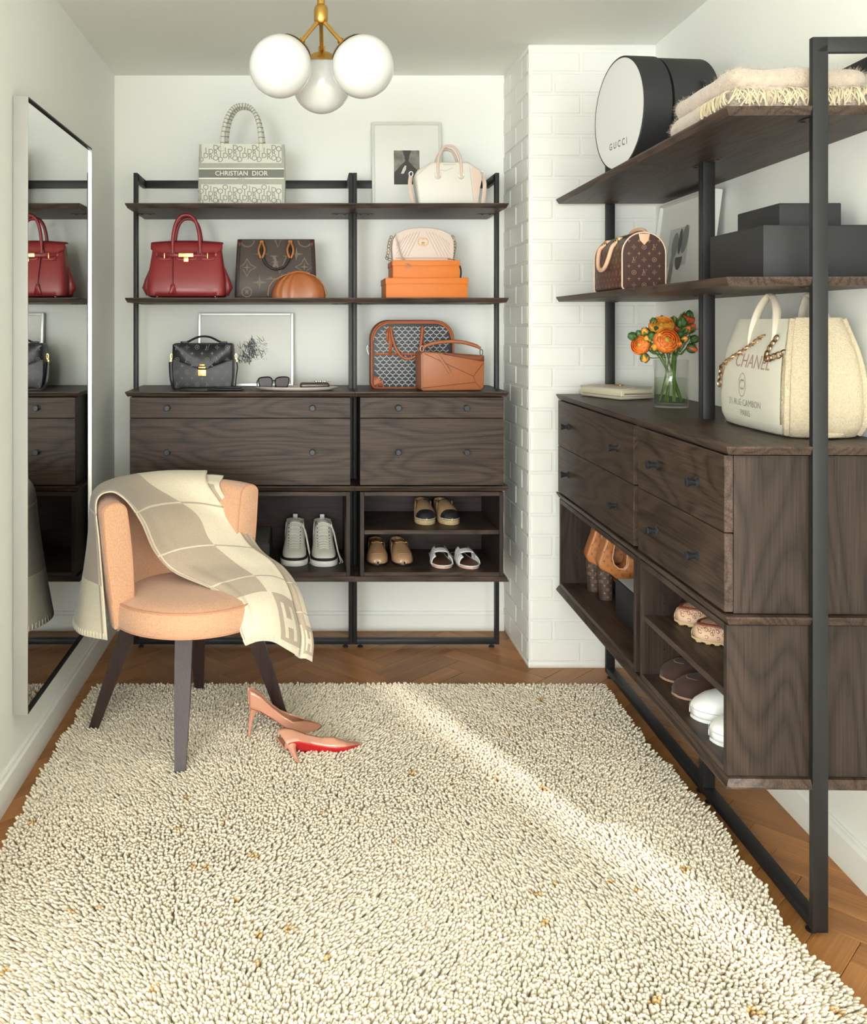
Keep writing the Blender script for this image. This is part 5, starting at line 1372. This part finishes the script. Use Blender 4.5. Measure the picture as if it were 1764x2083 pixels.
for px, py, Y, r, d, m in ((1287, 684, 2.99, .011, (-.9, -.2, .3), m_leaf), (1312, 728, 2.96, .012, (-.2, -.6, -.5), m_pet2), (1300, 680, 3.0, .010, (-.5, -.3, .8), m_leaf), (1326, 684, 2.96, .012, (-.3, -.8, .5), m_leaf), (1330, 655, 3.02, .010, (-.3, -.1, 1), m_leaf), (1347, 651, 3.03, .010, (0, .1, 1), m_leaf), (1370, 652, 3.03, .010, (.1, 0, 1), m_cen), (1386, 657, 3.0, .014, (.1, -.4, 1), m_leaf), (1381, 683, 2.97, .012, (.2, -.8, .6), m_leaf), (1401, 642, 3.05, .012, (.15, 0, 1), m_leaf), (1405, 668, 3.0, .013, (.5, -.5, .6), m_petr), (1392, 690, 2.95, .010, (.2, -.9, .3), m_pet2), (1379, 700, 2.93, .011, (.3, -.9, .1), m_pet), (1407, 708, 2.98, .013, (.6, -.5, -.3), m_petr), (1333, 706, 2.945, .012, (-.3, -.9, .2), m_pet2), (1318, 690, 2.97, .012, (-.5, -.7, .4), m_pet2), (1340, 684, 2.94, .011, (-.1, -.9, .5), m_pet2), (1396, 672, 2.98, .012, (.4, -.6, .6), m_pet), (1313, 676, 2.985, .012, (-.5, -.5, .7), m_pet2), (1412, 690, 3.0, .011, (.7, -.3, .3), m_leaf)):
    k_ = {m_leaf: 'green', m_cen: 'yellow-green', m_pet: 'orange', m_pet2: 'amber', m_petr: 'rust-red'}[m]
    bud(px, py, Y, r, d, m, k_+' ranunculus buds', 'small closed '+k_+' ranunculus bud in the glass vase')
# ------------------------------------------------------------ shoes
def hw(t, W, heel=.74, pointy=1.0):
    xs = [0, .03, .12, .3, .5, .7, .84, .93, .98, 1.0]; ys = [.0, .45, heel, heel*.98, .84, 1.0, .93, .70*pointy, .40*pointy, .0]
    return W/2*interp(xs, ys, t)
def outline(L, W, heel=.74, pointy=1.0, n=26, grow=0, bend=0.0, t0=0.0, t1=1.0):
    """closed outline in (x,y), heel at y=0, toe at y=-L"""
    ts = [t0+(t1-t0)*(.5-.5*math.cos(PI*i/n)) for i in range(n+1)]
    R = [(hw(t, W, heel, pointy)+grow+bend*(t-.5)*.0, -L*t) for t in ts]; Lf = [(-(hw(t, W, heel, pointy)+grow), -L*t) for t in ts[::-1]]
    return R+Lf[1:-1]
def sole(mb, L, W, z0, z1, heel=.74, pointy=1.0, grow=0, bev=.002):
    P = outline(L, W, heel, pointy, grow=grow)
    return mb.prism(P, z0, z1, 'z', bev=bev, seg=2)
def vamp(L, W, z0, t0, hs, heel=.74, pointy=1.0, n=16, m=14, lift=0.0):
    """arched upper from t0 to the toe; hs=[(t,height)]"""
    rows = []
    for i in range(n+1):
        t = t0+(1-.004-t0)*(i/n); w_ = hw(t, W, heel, pointy); h = interp([a for a, _ in hs], [b for _, b in hs], t)
        rows.append([Vector((w_*math.copysign(abs(math.cos(a))**.75, math.cos(a)), -L*t, z0+h*math.sin(a)**.8)) for a in np.linspace(0, PI, m+1)])
    return MB().grid(rows)
def counter(L, W, z0, t0, hs, heel=.74, n=28, inset=.0, lean=.10):
    """wall round the heel; hs=[(t,height)]"""
    rows = []
    path = [(hw(t, W, heel)*1.0, -L*t, t) for t in np.linspace(t0, .0, n//2)]+[(-hw(t, W, heel), -L*t, t) for t in np.linspace(0.0, t0, n//2)[1:]]
    for v in np.linspace(0, 1, 6):
        r = []
        for x, y, t in path:
            h = interp([a for a, _ in hs], [b for _, b in hs], t); k = 1-lean*v+.05*math.sin(PI*v)
            r.append(Vector((x*k, y-(.004*v if t < .1 else 0), z0+h*v)))
        rows.append(r)
    return MB().grid(rows)
def lace(mb, L, W, z0, hsv, ts, wd=.35, r=.0022):
    for k, t in enumerate(ts):
        h = interp([a for a, _ in hsv], [b for _, b in hsv], t); w_ = hw(t, W)*wd
        mb.tube(smooth_pts([(w_, -L*t+.003, z0+h*.955), (w_*.4, -L*t, z0+h*1.03), (-w_*.4, -L*t, z0+h*1.03), (-w_, -L*t-.003, z0+h*.955)], 4), r, 6)
def pair(make, p1, p2, r1, r2, label, group, where=None):
    a = make(); a.location = p1; a.rotation_euler = (0, 0, r1); tag(a, label, 'shoe', group)
    b = copy_tree(a); b.location = p2; b.rotation_euler = (0, 0, r2)
    if where: a['label'] = label+' '+where[0]; b['label'] = label+' '+where[1]
    return a, b
def toe_at(px, y, z, L, rot=0): # heel origin so that the toe tip sits at that pixel, shoe pointing to the camera
    p = ground(px, y, z); return Vector((p.x-math.sin(rot)*L, p.y+math.cos(rot)*L, z+.0006))
# espadrilles
m_esp = PM('tan_glazed_leather', (184, 150, 114), .38, coat=.2, bump=(160, .25, .001)); m_jute = PM('jute', (196, 172, 130), .9, bump=(420, 1, .003), var=(300, .25)); m_blkt = PM('black_grosgrain', (26, 26, 27), .6); m_lin = PM('beige_lining', (150, 124, 100), .7)
def espadrille():
    t = thing('espadrille', 'x', 'shoe'); L, W = .235, .084
    sole(MB(), L, W, 0, .022, grow=.001).build('jute_sole', m_jute, t)
    hs = [(.40, .062), (.6, .054), (.8, .040), (.93, .024), (1, .006)]
    solidify(vamp(L, W, .020, .42, hs).build('upper', m_esp, t), .002)
    cap = vamp(L*1.004, W*1.015, .0205, .84, [(a, b+.002) for a, b in hs]); solidify(cap.build('toe_cap', m_blkt, t), .002)
    solidify(counter(L, W, .020, .46, [(0, .052), (.15, .046), (.3, .044), (.46, .055)]).build('heel_counter', m_esp, t), .002)
    MB().prism([(x*.93, y) for x, y in outline(L, W)], .0225, .024, 'z').build('insole', m_lin, t)
    MB().tube([Vector((x*1.0, y, .024)) for x, y in outline(L*1.004, W, grow=.001)], .0018, 5, closed=True).build('stitching', PM('cream_thread', (222, 212, 188), .9), t)
    return t
pair(espadrille, toe_at(868, 1069, SHELF_Z, .235, -.02), toe_at(920, 1069, SHELF_Z, .235, .09), -.02, .09, 'tan espadrille with a black toe cap on the cubby shelf,', 'pair of espadrilles', ('above the camel loafers', 'above the white slides'))
# loafers with horsebit
m_camel = PM('camel_leather', (176, 138, 104), .35, coat=.2); m_solek = PM('dark_sole', (30, 25, 22), .4)
def loafer():
    t = thing('loafer', 'x', 'shoe'); L, W = .235, .088
    sole(MB(), L, W, 0, .010, grow=.001).build('sole', m_solek, t)
    hs = [(.38, .068), (.55, .064), (.72, .050), (.86, .038), (.95, .024), (1, .008)]
    v = vamp(L, W, .009, .40, hs); solidify(v.build('upper', m_camel, t), .002)
    solidify(counter(L, W, .009, .44, [(0, .060), (.15, .054), (.3, .050), (.44, .060)]).build('heel_counter', m_camel, t), .002)
    MB().prism([(x*.93, y) for x, y in outline(L, W)], .0105, .012, 'z').build('insole', m_solek, t)
    bt = MB()
    lipz = [(.026*math.sin(a), -L*.80-.020*math.cos(a)*.9) for a in np.linspace(-1.35, 1.35, 15)]
    def zt_(x, y):
        tt = -y/L; w_ = hw(tt, W); h = interp([a for a, _ in hs], [b for _, b in hs], tt); return .009+h*max(0, 1-(abs(x)/w_)**2.2)**.5
    bt.tube([Vector((x, y, zt_(x, y)+.001)) for x, y in lipz], .0022, 6); bt.build('apron_seam', PM('camel_seam', (158, 112, 78), .4), t)
    b = MB(); y_ = -L*.56
    for x in (-.020, .020): b.tube([Vector((x+.006*math.cos(a), y_+.004*math.sin(a), zt_(x, y_)+.003+.005*math.sin(a))) for a in np.linspace(0, 2*PI, 12, endpoint=False)], .0016, 5, closed=True)
    b.tube([Vector((x, y_, zt_(x, y_)+.0035)) for x in np.linspace(-.018, .018, 7)], .0018, 6); b.build('horsebit', m_goldd, t)
    return t
pair(loafer, toe_at(769, 1152, CUB_Z, .235, -.03), toe_at(823, 1152, CUB_Z, .235, .05), -.03, .05, 'camel leather loafer with a gold horsebit', 'pair of camel loafers', ('against the cubby side panel', 'next to the white slides'))
# white slides
m_wleath = PM('white_leather', (232, 230, 228), .4); m_brsole = PM('brown_footbed', (104, 70, 52), .55)
def slide():
    t = thing('slide_sandal', 'x', 'shoe'); L, W = .235, .088
    sole(MB(), L, W, 0, .010).build('sole', PM('pink_edge', (206, 168, 150), .5), t)
    MB().prism([(x*.99, y) for x, y in outline(L, W)], .0102, .0135, 'z', bev=.001).build('footbed', m_brsole, t)
    MB().tube([Vector((x*.985, y, .0125)) for x, y in outline(L, W)], .0024, 6, closed=True).build('edge_binding', m_wleath, t)
    def strip(ta, tb, amin=0, amax=PI, n=5):
        rows = []
        for tt in np.linspace(ta, tb, n):
            w_ = hw(tt, W)+.002; h = interp([.4, .55, .85], [.060, .056, .036], tt)
            rows.append([Vector((w_*math.copysign(abs(math.cos(a))**.75, math.cos(a)), -L*tt, .008+h*math.sin(a)**.8)) for a in np.linspace(amin, amax, 15)])
        return MB().grid(rows)
    for (ta, tb, a0, a1) in ((.55, .70, .0, PI), (.44, .56, .0, 1.15), (.44, .56, PI-1.15, PI), (.69, .83, .0, 1.05), (.69, .83, PI-1.05, PI)):
        solidify(strip(ta, tb, a0, a1).build('strap', m_wleath, t), .0025)
    return t
pair(slide, toe_at(903, 1158, CUB_Z, .235, .0), toe_at(962, 1159, CUB_Z, .235, .14), .0, .14, 'white cut-out slide sandal with a brown footbed', 'pair of white slides', ('next to the camel loafers', 'on the chimney side of its pair'))
# white high-tops
m_canv = PM('white_canvas', (214, 213, 204), .7, bump=(900, .2, .0005)); m_rub = PM('white_rubber', (232, 232, 228), .45); m_lace = PM('white_lace', (226, 224, 214), .8)
def hightop():
    t = thing('high_top_sneaker', 'x', 'shoe'); L, W = .255, .098
    sole(MB(), L*1.014, W, 0, .030, heel=.8, grow=.0062, bev=.004).build('rubber_sole', m_rub, t)
    MB().prism(outline(L*1.012, W, .8, grow=.0050), .0302, .044, 'z', bev=.002).build('black_stripe', m_blkt, t)
    # continuous upper: sections from toe up to the ankle
    rings = []
    secs = [(.999, .004, .002), (.99, .020, .010), (.97, .029, .018), (.94, .036, .027), (.90, .040, .034), (.82, .045, .044), (.74, .046, .056), (.66, .0455, .072), (.58, .044, .090), (.50, .042, .112), (.42, .041, .140), (.36, .040, .165)]
    for tt, w_, h in secs: rings.append([Vector((w_*math.copysign(abs(math.cos(a))**.7, math.cos(a)), -L*tt, .035+h*math.sin(a)**.75)) for a in np.linspace(0, PI, 15)])
    solidify(MB().grid(rings).build('upper', m_canv, t), .002)
    solidify(counter(L, W*.98, .035, .40, [(0, .150), (.2, .150), (.36, .150), (.40, .148)], heel=.8, lean=.12).build('ankle_collar', m_canv, t), .0025)
    MB().prism([(-.026, .035), (-.018, .170), (.018, .170), (.026, .035)], -L*.335, -L*.32, 'y', bev=.003, mat=Matrix.Identity(4)).build('tongue', m_canv, t)
    MB().box(-.009, .009, -.012, -.008, .175, .205, .001).build('pull_tab', m_rub, t)
    lc = MB(); ey = MB()
    for i in range(9):
        k = i/8; tt = .80-.40*k; h = interp([s_[0] for s_ in secs][::-1], [s_[2] for s_ in secs][::-1], tt); y_ = -L*tt; z = .035+h
        lc.tube(smooth_pts([(-.019, y_, z-.004), (-.008, y_-.003, z+.003), (.008, y_-.003, z+.003), (.019, y_, z-.004)], 3), .0028, 6)
        for s_ in (-1, 1): ey.sphere((s_*.023, y_-.001, z-.0045), .0026, 8, 6)
    lo = lc.build('laces', m_lace, t); tag(lo, kind='stuff'); tag(ey.build('eyelets', m_blkt, t), kind='stuff')
    tt = .42; MB().tube(smooth_pts([(.012, -L*.42, .185), (.034, -L*.44, .17), (.048, -L*.52, .10), (.056, -L*.60, .05), (.066, -L*.72, .006), (.060, -L*.80, .003)], 5), .0024, 6).build('loose_lace', m_lace, t)
    MB().tube(smooth_pts([(.014, -L*.42, .183), (.040, -L*.44, .15), (.053, -L*.5, .08), (.062, -L*.58, .03), (.074, -L*.68, .004), (.072, -L*.76, .003)], 5), .0024, 6).build('loose_lace', m_lace, t)
    return t
pair(hightop, toe_at(598, 1153, CUB_Z, .255, -.01), toe_at(660, 1154, CUB_Z, .255, .02), -.01, .02, 'white canvas high-top sneaker with a black sole stripe', 'pair of white high-tops', ('next to the dark shoe box', 'next to the cubby side panel'))
for o in bpy.data.objects:
    if o.name.startswith('high_top_sneaker'): o.scale = (1.06, 1, .80)
# dark box in the wide cubby
plainbox('dark shoe box in the cubby behind the chair', .30, .30, .103, Vector((-.300, 3.872, CUB_Z+.0006)), m_mblk, 0, PM('lit_black_card', (120, 122, 112), .35))  # grey lid panel paints the light reflecting off the black top
# white-topped black box in the far right cubby
plainbox('black box with a white lid panel beside the heeled boots', .185, .235, .117, Vector((1.171, 3.063, CUB_Z+.0006)), m_mblk, RR, PM('white_card', (228, 228, 226), .5))
# patterned moccasins, brown loafers, white sneakers: toes to the room
def toe_r(px, py, z, L, yaw=0):
    p = ground(px, py, z); d = Vector((math.cos(yaw), math.sin(yaw), 0)); return Vector((p.x, p.y, z+.0006))+d*L
m_gg = PM('monogram_fabric', (222, 186, 158), .7, bump=(600, .3, .0008)); m_ggp = PM('monogram_brown', (110, 62, 42), .6); m_rbrn = PM('russet_leather', (122, 62, 44), .5); m_crepe = PM('crepe_sole', (214, 186, 138), .7)
def moccasin():
    t = thing('moccasin', 'x', 'shoe'); L, W = .265, .100
    so = MB(); sole(so, L, W, .004, .012, grow=-.002)
    for i in range(13):
        a = -L*(.05+.9*i/12)
        w_ = hw(-a/L, W)-.004
        if w_ > .006: so.box(-w_, w_, a-.006, a+.006, 0, .005, .001)
    so.build('studded_sole', m_crepe, t)
    hs = [(.36, .066), (.55, .058), (.75, .046), (.9, .036), (.97, .026), (1, .012)]
    v = vamp(L, W*1.03, .010, .42, hs); vo = v.build('upper', m_gg, t); solidify(vo, .002)
    ct = counter(L, W*1.03, .010, .46, [(0, .050), (.15, .046), (.46, .050)]); solidify(ct.build('heel_counter', m_gg, t), .002)
    MB().prism([(x*.93, y) for x, y in outline(L, W)], .0122, .014, 'z').build('insole', m_rbrn, t)
    def zt_(x, y):
        tt = -y/L; w_ = hw(tt, W*1.03); h = interp([a for a, _ in hs], [b for _, b in hs], tt); return .010+h*max(0, 1-(abs(x)/max(w_, .001))**2.4)**.45
    P = [(.041*math.sin(a), -L*.60-L*.335*math.cos(a)) for a in np.linspace(-1.75, 1.75, 34)]
    MB().tube([Vector((x, y, zt_(x, y)+.001)) for x, y in P], .0048, 6).build('braided_seam', m_rbrn, t)
    UPM = Mplane((0, 0, 0), (1, 0, 0), (0, 1, 0))
    dc = MB(); bv = v.bvh(); it = []
    for i in range(-4, 5):
        for j in range(22):
            it.append((ring_shape(.5, .14, 10, 1, .6, 2*PI-.3), i*.012+(.006 if j % 2 else 0), -.258+j*.0075, .0068, 0 if j % 2 else PI))
    M2 = Matrix(((1, 0, 0, 0), (0, 0, 1, 0), (0, -1, 0, 0), (0, 0, 0, 1)))   # u->x, v->y, ray -> -z
    decal(bv, it, M2, .0016, dc)
    SIDE = Mplane((0, -L*.5, 0), (0, -1, 0), (0, 0, 1)); it2 = [(ring_shape(.5, .14, 10, 1, .6, 2*PI-.3), x*.013, .020+(.009 if x % 2 else 0)+k*.016, .0085, 0 if x % 2 else PI) for x in range(-2, 11) for k in (0, 1)]
    for sg in (1, -1):
        MS = Mplane((0, -L*.5, 0), (0, sg, 0), (0, 0, 1)); decal(bv, [(s_, dx*-sg, dz, sc, rt) for s_, dx, dz, sc, rt in it2], MS, .0016, dc)
    tag(dc.build('fabric_pattern', m_ggp, t, smooth=False, merge=False), kind='stuff')
    return t
pair(moccasin, toe_r(1407, 1300, SHELF_Z, .265, -.20), toe_r(1372, 1266, SHELF_Z, .265, -.14), PI*1.5-.20, PI*1.5-.14, 'pink patterned moccasin with russet trim on the cubby shelf,', 'pair of patterned moccasins', ('closer to the cubby end panel', 'closer to the heeled boots'))
m_sue = PM('brown_suede', (58, 37, 30), .9, sheen=.08, var=(40, .12)); m_sued = PM('brown_stitch', (146, 116, 98), .8)
def slipper():
    t = thing('suede_loafer', 'x', 'shoe'); L, W = .275, .100
    sole(MB(), L, W, 0, .008, grow=.0015).build('sole', PM('tan_welt', (150, 118, 98), .6), t)
    hs = [(.30, .070), (.5, .062), (.7, .050), (.86, .040), (.95, .026), (1, .010)]
    solidify(vamp(L, W, .007, .40, hs).build('upper', m_sue, t), .002)
    solidify(counter(L, W, .007, .44, [(0, .058), (.15, .054), (.44, .062)]).build('heel_counter', m_sue, t), .002)
    MB().prism([(x*.93, y) for x, y in outline(L, W)], .0085, .010, 'z').build('insole', m_solek, t)
    def zt_(x, y):
        tt = -y/L; w_ = hw(tt, W); h = interp([a for a, _ in hs], [b for _, b in hs], tt); return .007+h*max(0, 1-(abs(x)/max(w_, .001))**2.4)**.45
    P = [(.034*math.sin(a), -L*.60-L*.26*math.cos(a)) for a in np.linspace(-2.0, 2.0, 40)]
    MB().tube([Vector((x, y, zt_(x, y)+.0008)) for x, y in P], .0014, 5).build('apron_stitch', m_sued, t)
    return t
pair(slipper, toe_r(1366, 1412, CUB_Z, .275, -.16), toe_r(1342, 1378, CUB_Z, .275, -.16), PI*1.5-.16, PI*1.5-.16, 'dark brown suede loafer with an apron seam', 'pair of brown suede loafers', ('next to the white sneakers', 'next to the cubby divider'))
m_navy = PM('navy_panel', (34, 44, 92), .7, bump=(500, .5, .001)); m_wsn = PM('white_smooth_leather', (236, 237, 238), .35)
def sneaker():
    t = thing('low_sneaker', 'x', 'shoe'); L, W = .285, .104
    sole(MB(), L*.995, W, 0, .020, grow=-.001, bev=.005).build('rubber_sole', m_wsn, t)
    hs = [(.30, .076), (.42, .074), (.55, .066), (.7, .052), (.85, .038), (.95, .022), (1, .006)]
    hs = [(a, b+.012) for a, b in hs]; hs[-1] = (1, .016)
    v = vamp(L, W*1.02, .010, .34, hs, n=22); solidify(v.build('upper', m_wsn, t), .002)
    solidify(counter(L, W*1.02, .010, .38, [(0, .074), (.15, .066), (.38, .086)]).build('heel_counter', m_wsn, t), .002)
    lc = MB(); lace(lc, L, W, .010, hs, [.38, .44, .50, .56, .62], .42, .0026); tag(lc.build('laces', m_lace, t), kind='stuff')
    for sg in (1, -1):
        MS = Mplane((0, 0, 0), (0, -sg, 0), (0, 0, 1)) if sg < 0 else Mplane((0, 0, 0), (0, 1, 0), (0, 0, 1))
        q = [(-.150, .030), (-.118, .030), (-.112, .060), (-.140, .060)]
        q = [(y*(1 if sg > 0 else 1), z) for y, z in q] if sg > 0 else [(y, z) for y, z in q]
        P = patch(v.bvh(), q if sg > 0 else q, MS, .0016, 2, .03); P.build('side_panel', m_navy, t)
    MB().tube([Vector((x, y, .028)) for x, y in outline(L*1.0, W, grow=.0024)], .0008, 4, closed=True).build('sole_line', PM('light_grey_line', (196, 198, 200), .5), t)
    return t
pair(sneaker, toe_r(1442, 1506, CUB_Z, .285, -.16), toe_r(1403, 1458, CUB_Z, .285, -.16), PI*1.5-.16, PI*1.5-.16, 'white leather low-top sneaker with a navy side panel', 'pair of white low-top sneakers', ('against the cubby end panel', 'next to the brown suede loafers'))
# heeled boots with cut-out
m_bt = PM('tan_monogram_leather', (186, 118, 66), .4, var=(30, .12), coat=.15); m_btp = PM('boot_print', (112, 62, 36), .5); m_hl = PM('heel_canvas', (74, 56, 48), .4, coat=.1); m_hlp = PM('heel_print', (160, 136, 112), .5); m_bdg = PM('boot_binding', (226, 186, 150), .5)
def boot():
    t = thing('ankle_boot', 'x', 'shoe'); k = 3.32/FPX; W = .066
    U = [(1219, 1156), (1215, 1143), (1222, 1122), (1229, 1102), (1232, 1089), (1246, 1092), (1247, 1110), (1243, 1132), (1247, 1147), (1256, 1154), (1265, 1154), (1271, 1146), (1272, 1128), (1270, 1106), (1289, 1108), (1296, 1140), (1306, 1170), (1322, 1190), (1346, 1204), (1352, 1214), (1300, 1215), (1275, 1200), (1256, 1180), (1240, 1166)]
    P = [((x-1219)*k, (1220-y)*k) for x, y in U]
    b = MB().prism(P, -W/2, W/2, 'x', bev=.010, seg=4)            # (y,z) in local y = forward
    b.build('upper', m_bt, t, angle=50); bv = b.bvh()
    h = MB(); hr = []
    for z, w_, d_, c_ in ((0, .048, .046, .026), (.012, .049, .047, .026), (.06, .051, .050, .025), (.100, .054, .056, .024), (.116, .056, .060, .026)):
        hr.append(se_ring(z, w_, d_, 2.4, 28, 0, c_))
    h.loft(hr).build('heel', m_hl, t, angle=50); hb = h.bvh()
    for sg in (1,):
        MS = Mplane((0, 0, 0), (0, 1, 0), (0, 0, 1))             # +x face
        monogram(bv, MS, .0, .23, .03, .24, .026, .014, .0006).build('monogram_print', m_btp, t, smooth=False, merge=False)
        monogram(hb, MS, .006, .05, .012, .11, .022, .013, .0006).build('monogram_print', m_hlp, t, smooth=False, merge=False)
    MB().tube([Vector((W/2-.002, y, z)) for y, z in P[5:14]], .002, 5).build('binding', m_bdg, t)
    MB().prism([(P[-5][0], P[-5][1]-.002), (P[-4][0], 0.0), (P[-3][0]-.0, .004), (P[-2][0], P[-2][1]-.004), (P[-1][0], P[-1][1]-.003), (P[-2][0], P[-2][1]+.002)], -W/2+.004, W/2-.004, 'x').build('sole', m_solek, t)
    return t
b0 = ground(1221, 1221, CUB_Z); b1_ = ground(1196, 1203, CUB_Z)
# local +y (forward) must point to world +x
pair(boot, Vector((b0.x, b0.y+.02, CUB_Z+.0006)), Vector((b1_.x, b1_.y+.015, CUB_Z+.0006)), -PI/2-.10, -PI/2-.10, 'tan monogram ankle boot with a tall block heel', 'pair of monogram ankle boots', ('next to the black box', 'on the chimney side of its pair'))
# ------------------------------------------------------------ nude pumps on the rug
m_nude = PM('nude_patent', (204, 146, 120), .12, coat=.8); m_nin = PM('nude_lining', (198, 156, 132), .5); m_redsole = PM('red_sole', (186, 34, 36), .3, coat=.3)
def pump():
    t = thing('high_heel_pump', 'x', 'shoe'); L = .240
    S = [0, .06, .15, .3, .45, .58, .68, .8, .9, .97, 1.0]
    zb = [.098, .094, .086, .062, .034, .012, .002, .001, .004, .008, .010]
    wd = [.026, .040, .047, .045, .050, .064, .068, .054, .032, .012, .001]
    rim = [.152, .148, .134, .096, .066, .048, .042, .034, .025, .016, .011]
    rx = [1, 1, 1, 1, 1, .98, .55, .0, .0, .0, .0]
    rows, solr, inr = [], [], []
    for s_ in np.linspace(0, 1, 41):
        z0, w_, zr, k = interp(S, zb, s_), interp(S, wd, s_)/2, interp(S, rim, s_), interp(S, rx, s_)
        y = -L*s_+(.012*(1-s_*6) if s_ < .16 else 0)*0
        pts = []
        for q_ in np.linspace(-1, 1, 17):
            a = abs(q_)
            if a < .35: x = w_*(a/.35)*.92; z = z0
            else:
                f = (a-.35)/.65
                x = w_*(.92+.14*math.sin(f*PI*.6)); z = z0+(zr-z0)*f
                x = x*(1-f**2.2*(1-k)) if k < 1 else x*(1-.06*f)
            yy = y+(.010*((z-z0)/.05) if s_ < .04 else 0)*0
            pts.append(Vector((math.copysign(x, q_), yy, z)))
        rows.append(pts)
        solr.append([Vector((x*w_*.90, y, z0-.0014)) for x in (-1, -.5, 0, .5, 1)])
        inr.append([Vector((x*w_*.90, y, z0+.003)) for x in (-1, -.5, 0, .5, 1)])
    solidify(MB().grid(rows).build('upper', m_nude, t, angle=70, merge=False), .0016, 1)
    solidify(MB().grid(solr[1:]).build('red_sole', m_redsole, t, angle=70, merge=False), .0012)
    solidify(MB().grid(inr).build('insole', m_nin, t, angle=70, merge=False), .001)
    hp = smooth_pts([(0, -.022, .100), (0, -.016, .084), (0, -.008, .055), (0, -.003, .02), (0, -.001, 0)], 4)
    MB().tube(hp, [interp([0, 4, 8, 16], [.021, .0125, .0065, .0042], i) for i in range(len(hp))], 10).build('stiletto_heel', m_nude, t)
    return t
pa_ = ground(506, 1499, .028); tb_ = ground(632, 1478, .04)
dv = Vector((tb_.x-pa_.x, tb_.y-pa_.y)); ang = math.atan2(dv.y, dv.x)     # toe direction; local toe is -y
p1 = pump(); p1.location = Vector((pa_.x, pa_.y, .028)); p1.rotation_euler = (0, 0, ang+PI/2); tag(p1, 'nude patent stiletto pump standing upright on the rug', 'shoe', 'pair of nude pumps')
p2 = copy_tree(p1); tag(p2, 'nude patent stiletto pump lying on its side showing a red sole', 'shoe', 'pair of nude pumps')
T = Vector((.80, .59, .06)).normalized(); U_ = Vector((-.52, .70, .46)); U_ = (U_-T*U_.dot(T)).normalized(); Xx = (-T).cross(U_)
Mr = Matrix((( Xx.x, -T.x, U_.x), (Xx.y, -T.y, U_.y), (Xx.z, -T.z, U_.z)))
p2.rotation_euler = Mr.to_euler(); hb_ = ground(575, 1518, .05)
p2.location = Vector((hb_.x, hb_.y, .062))-U_*.115
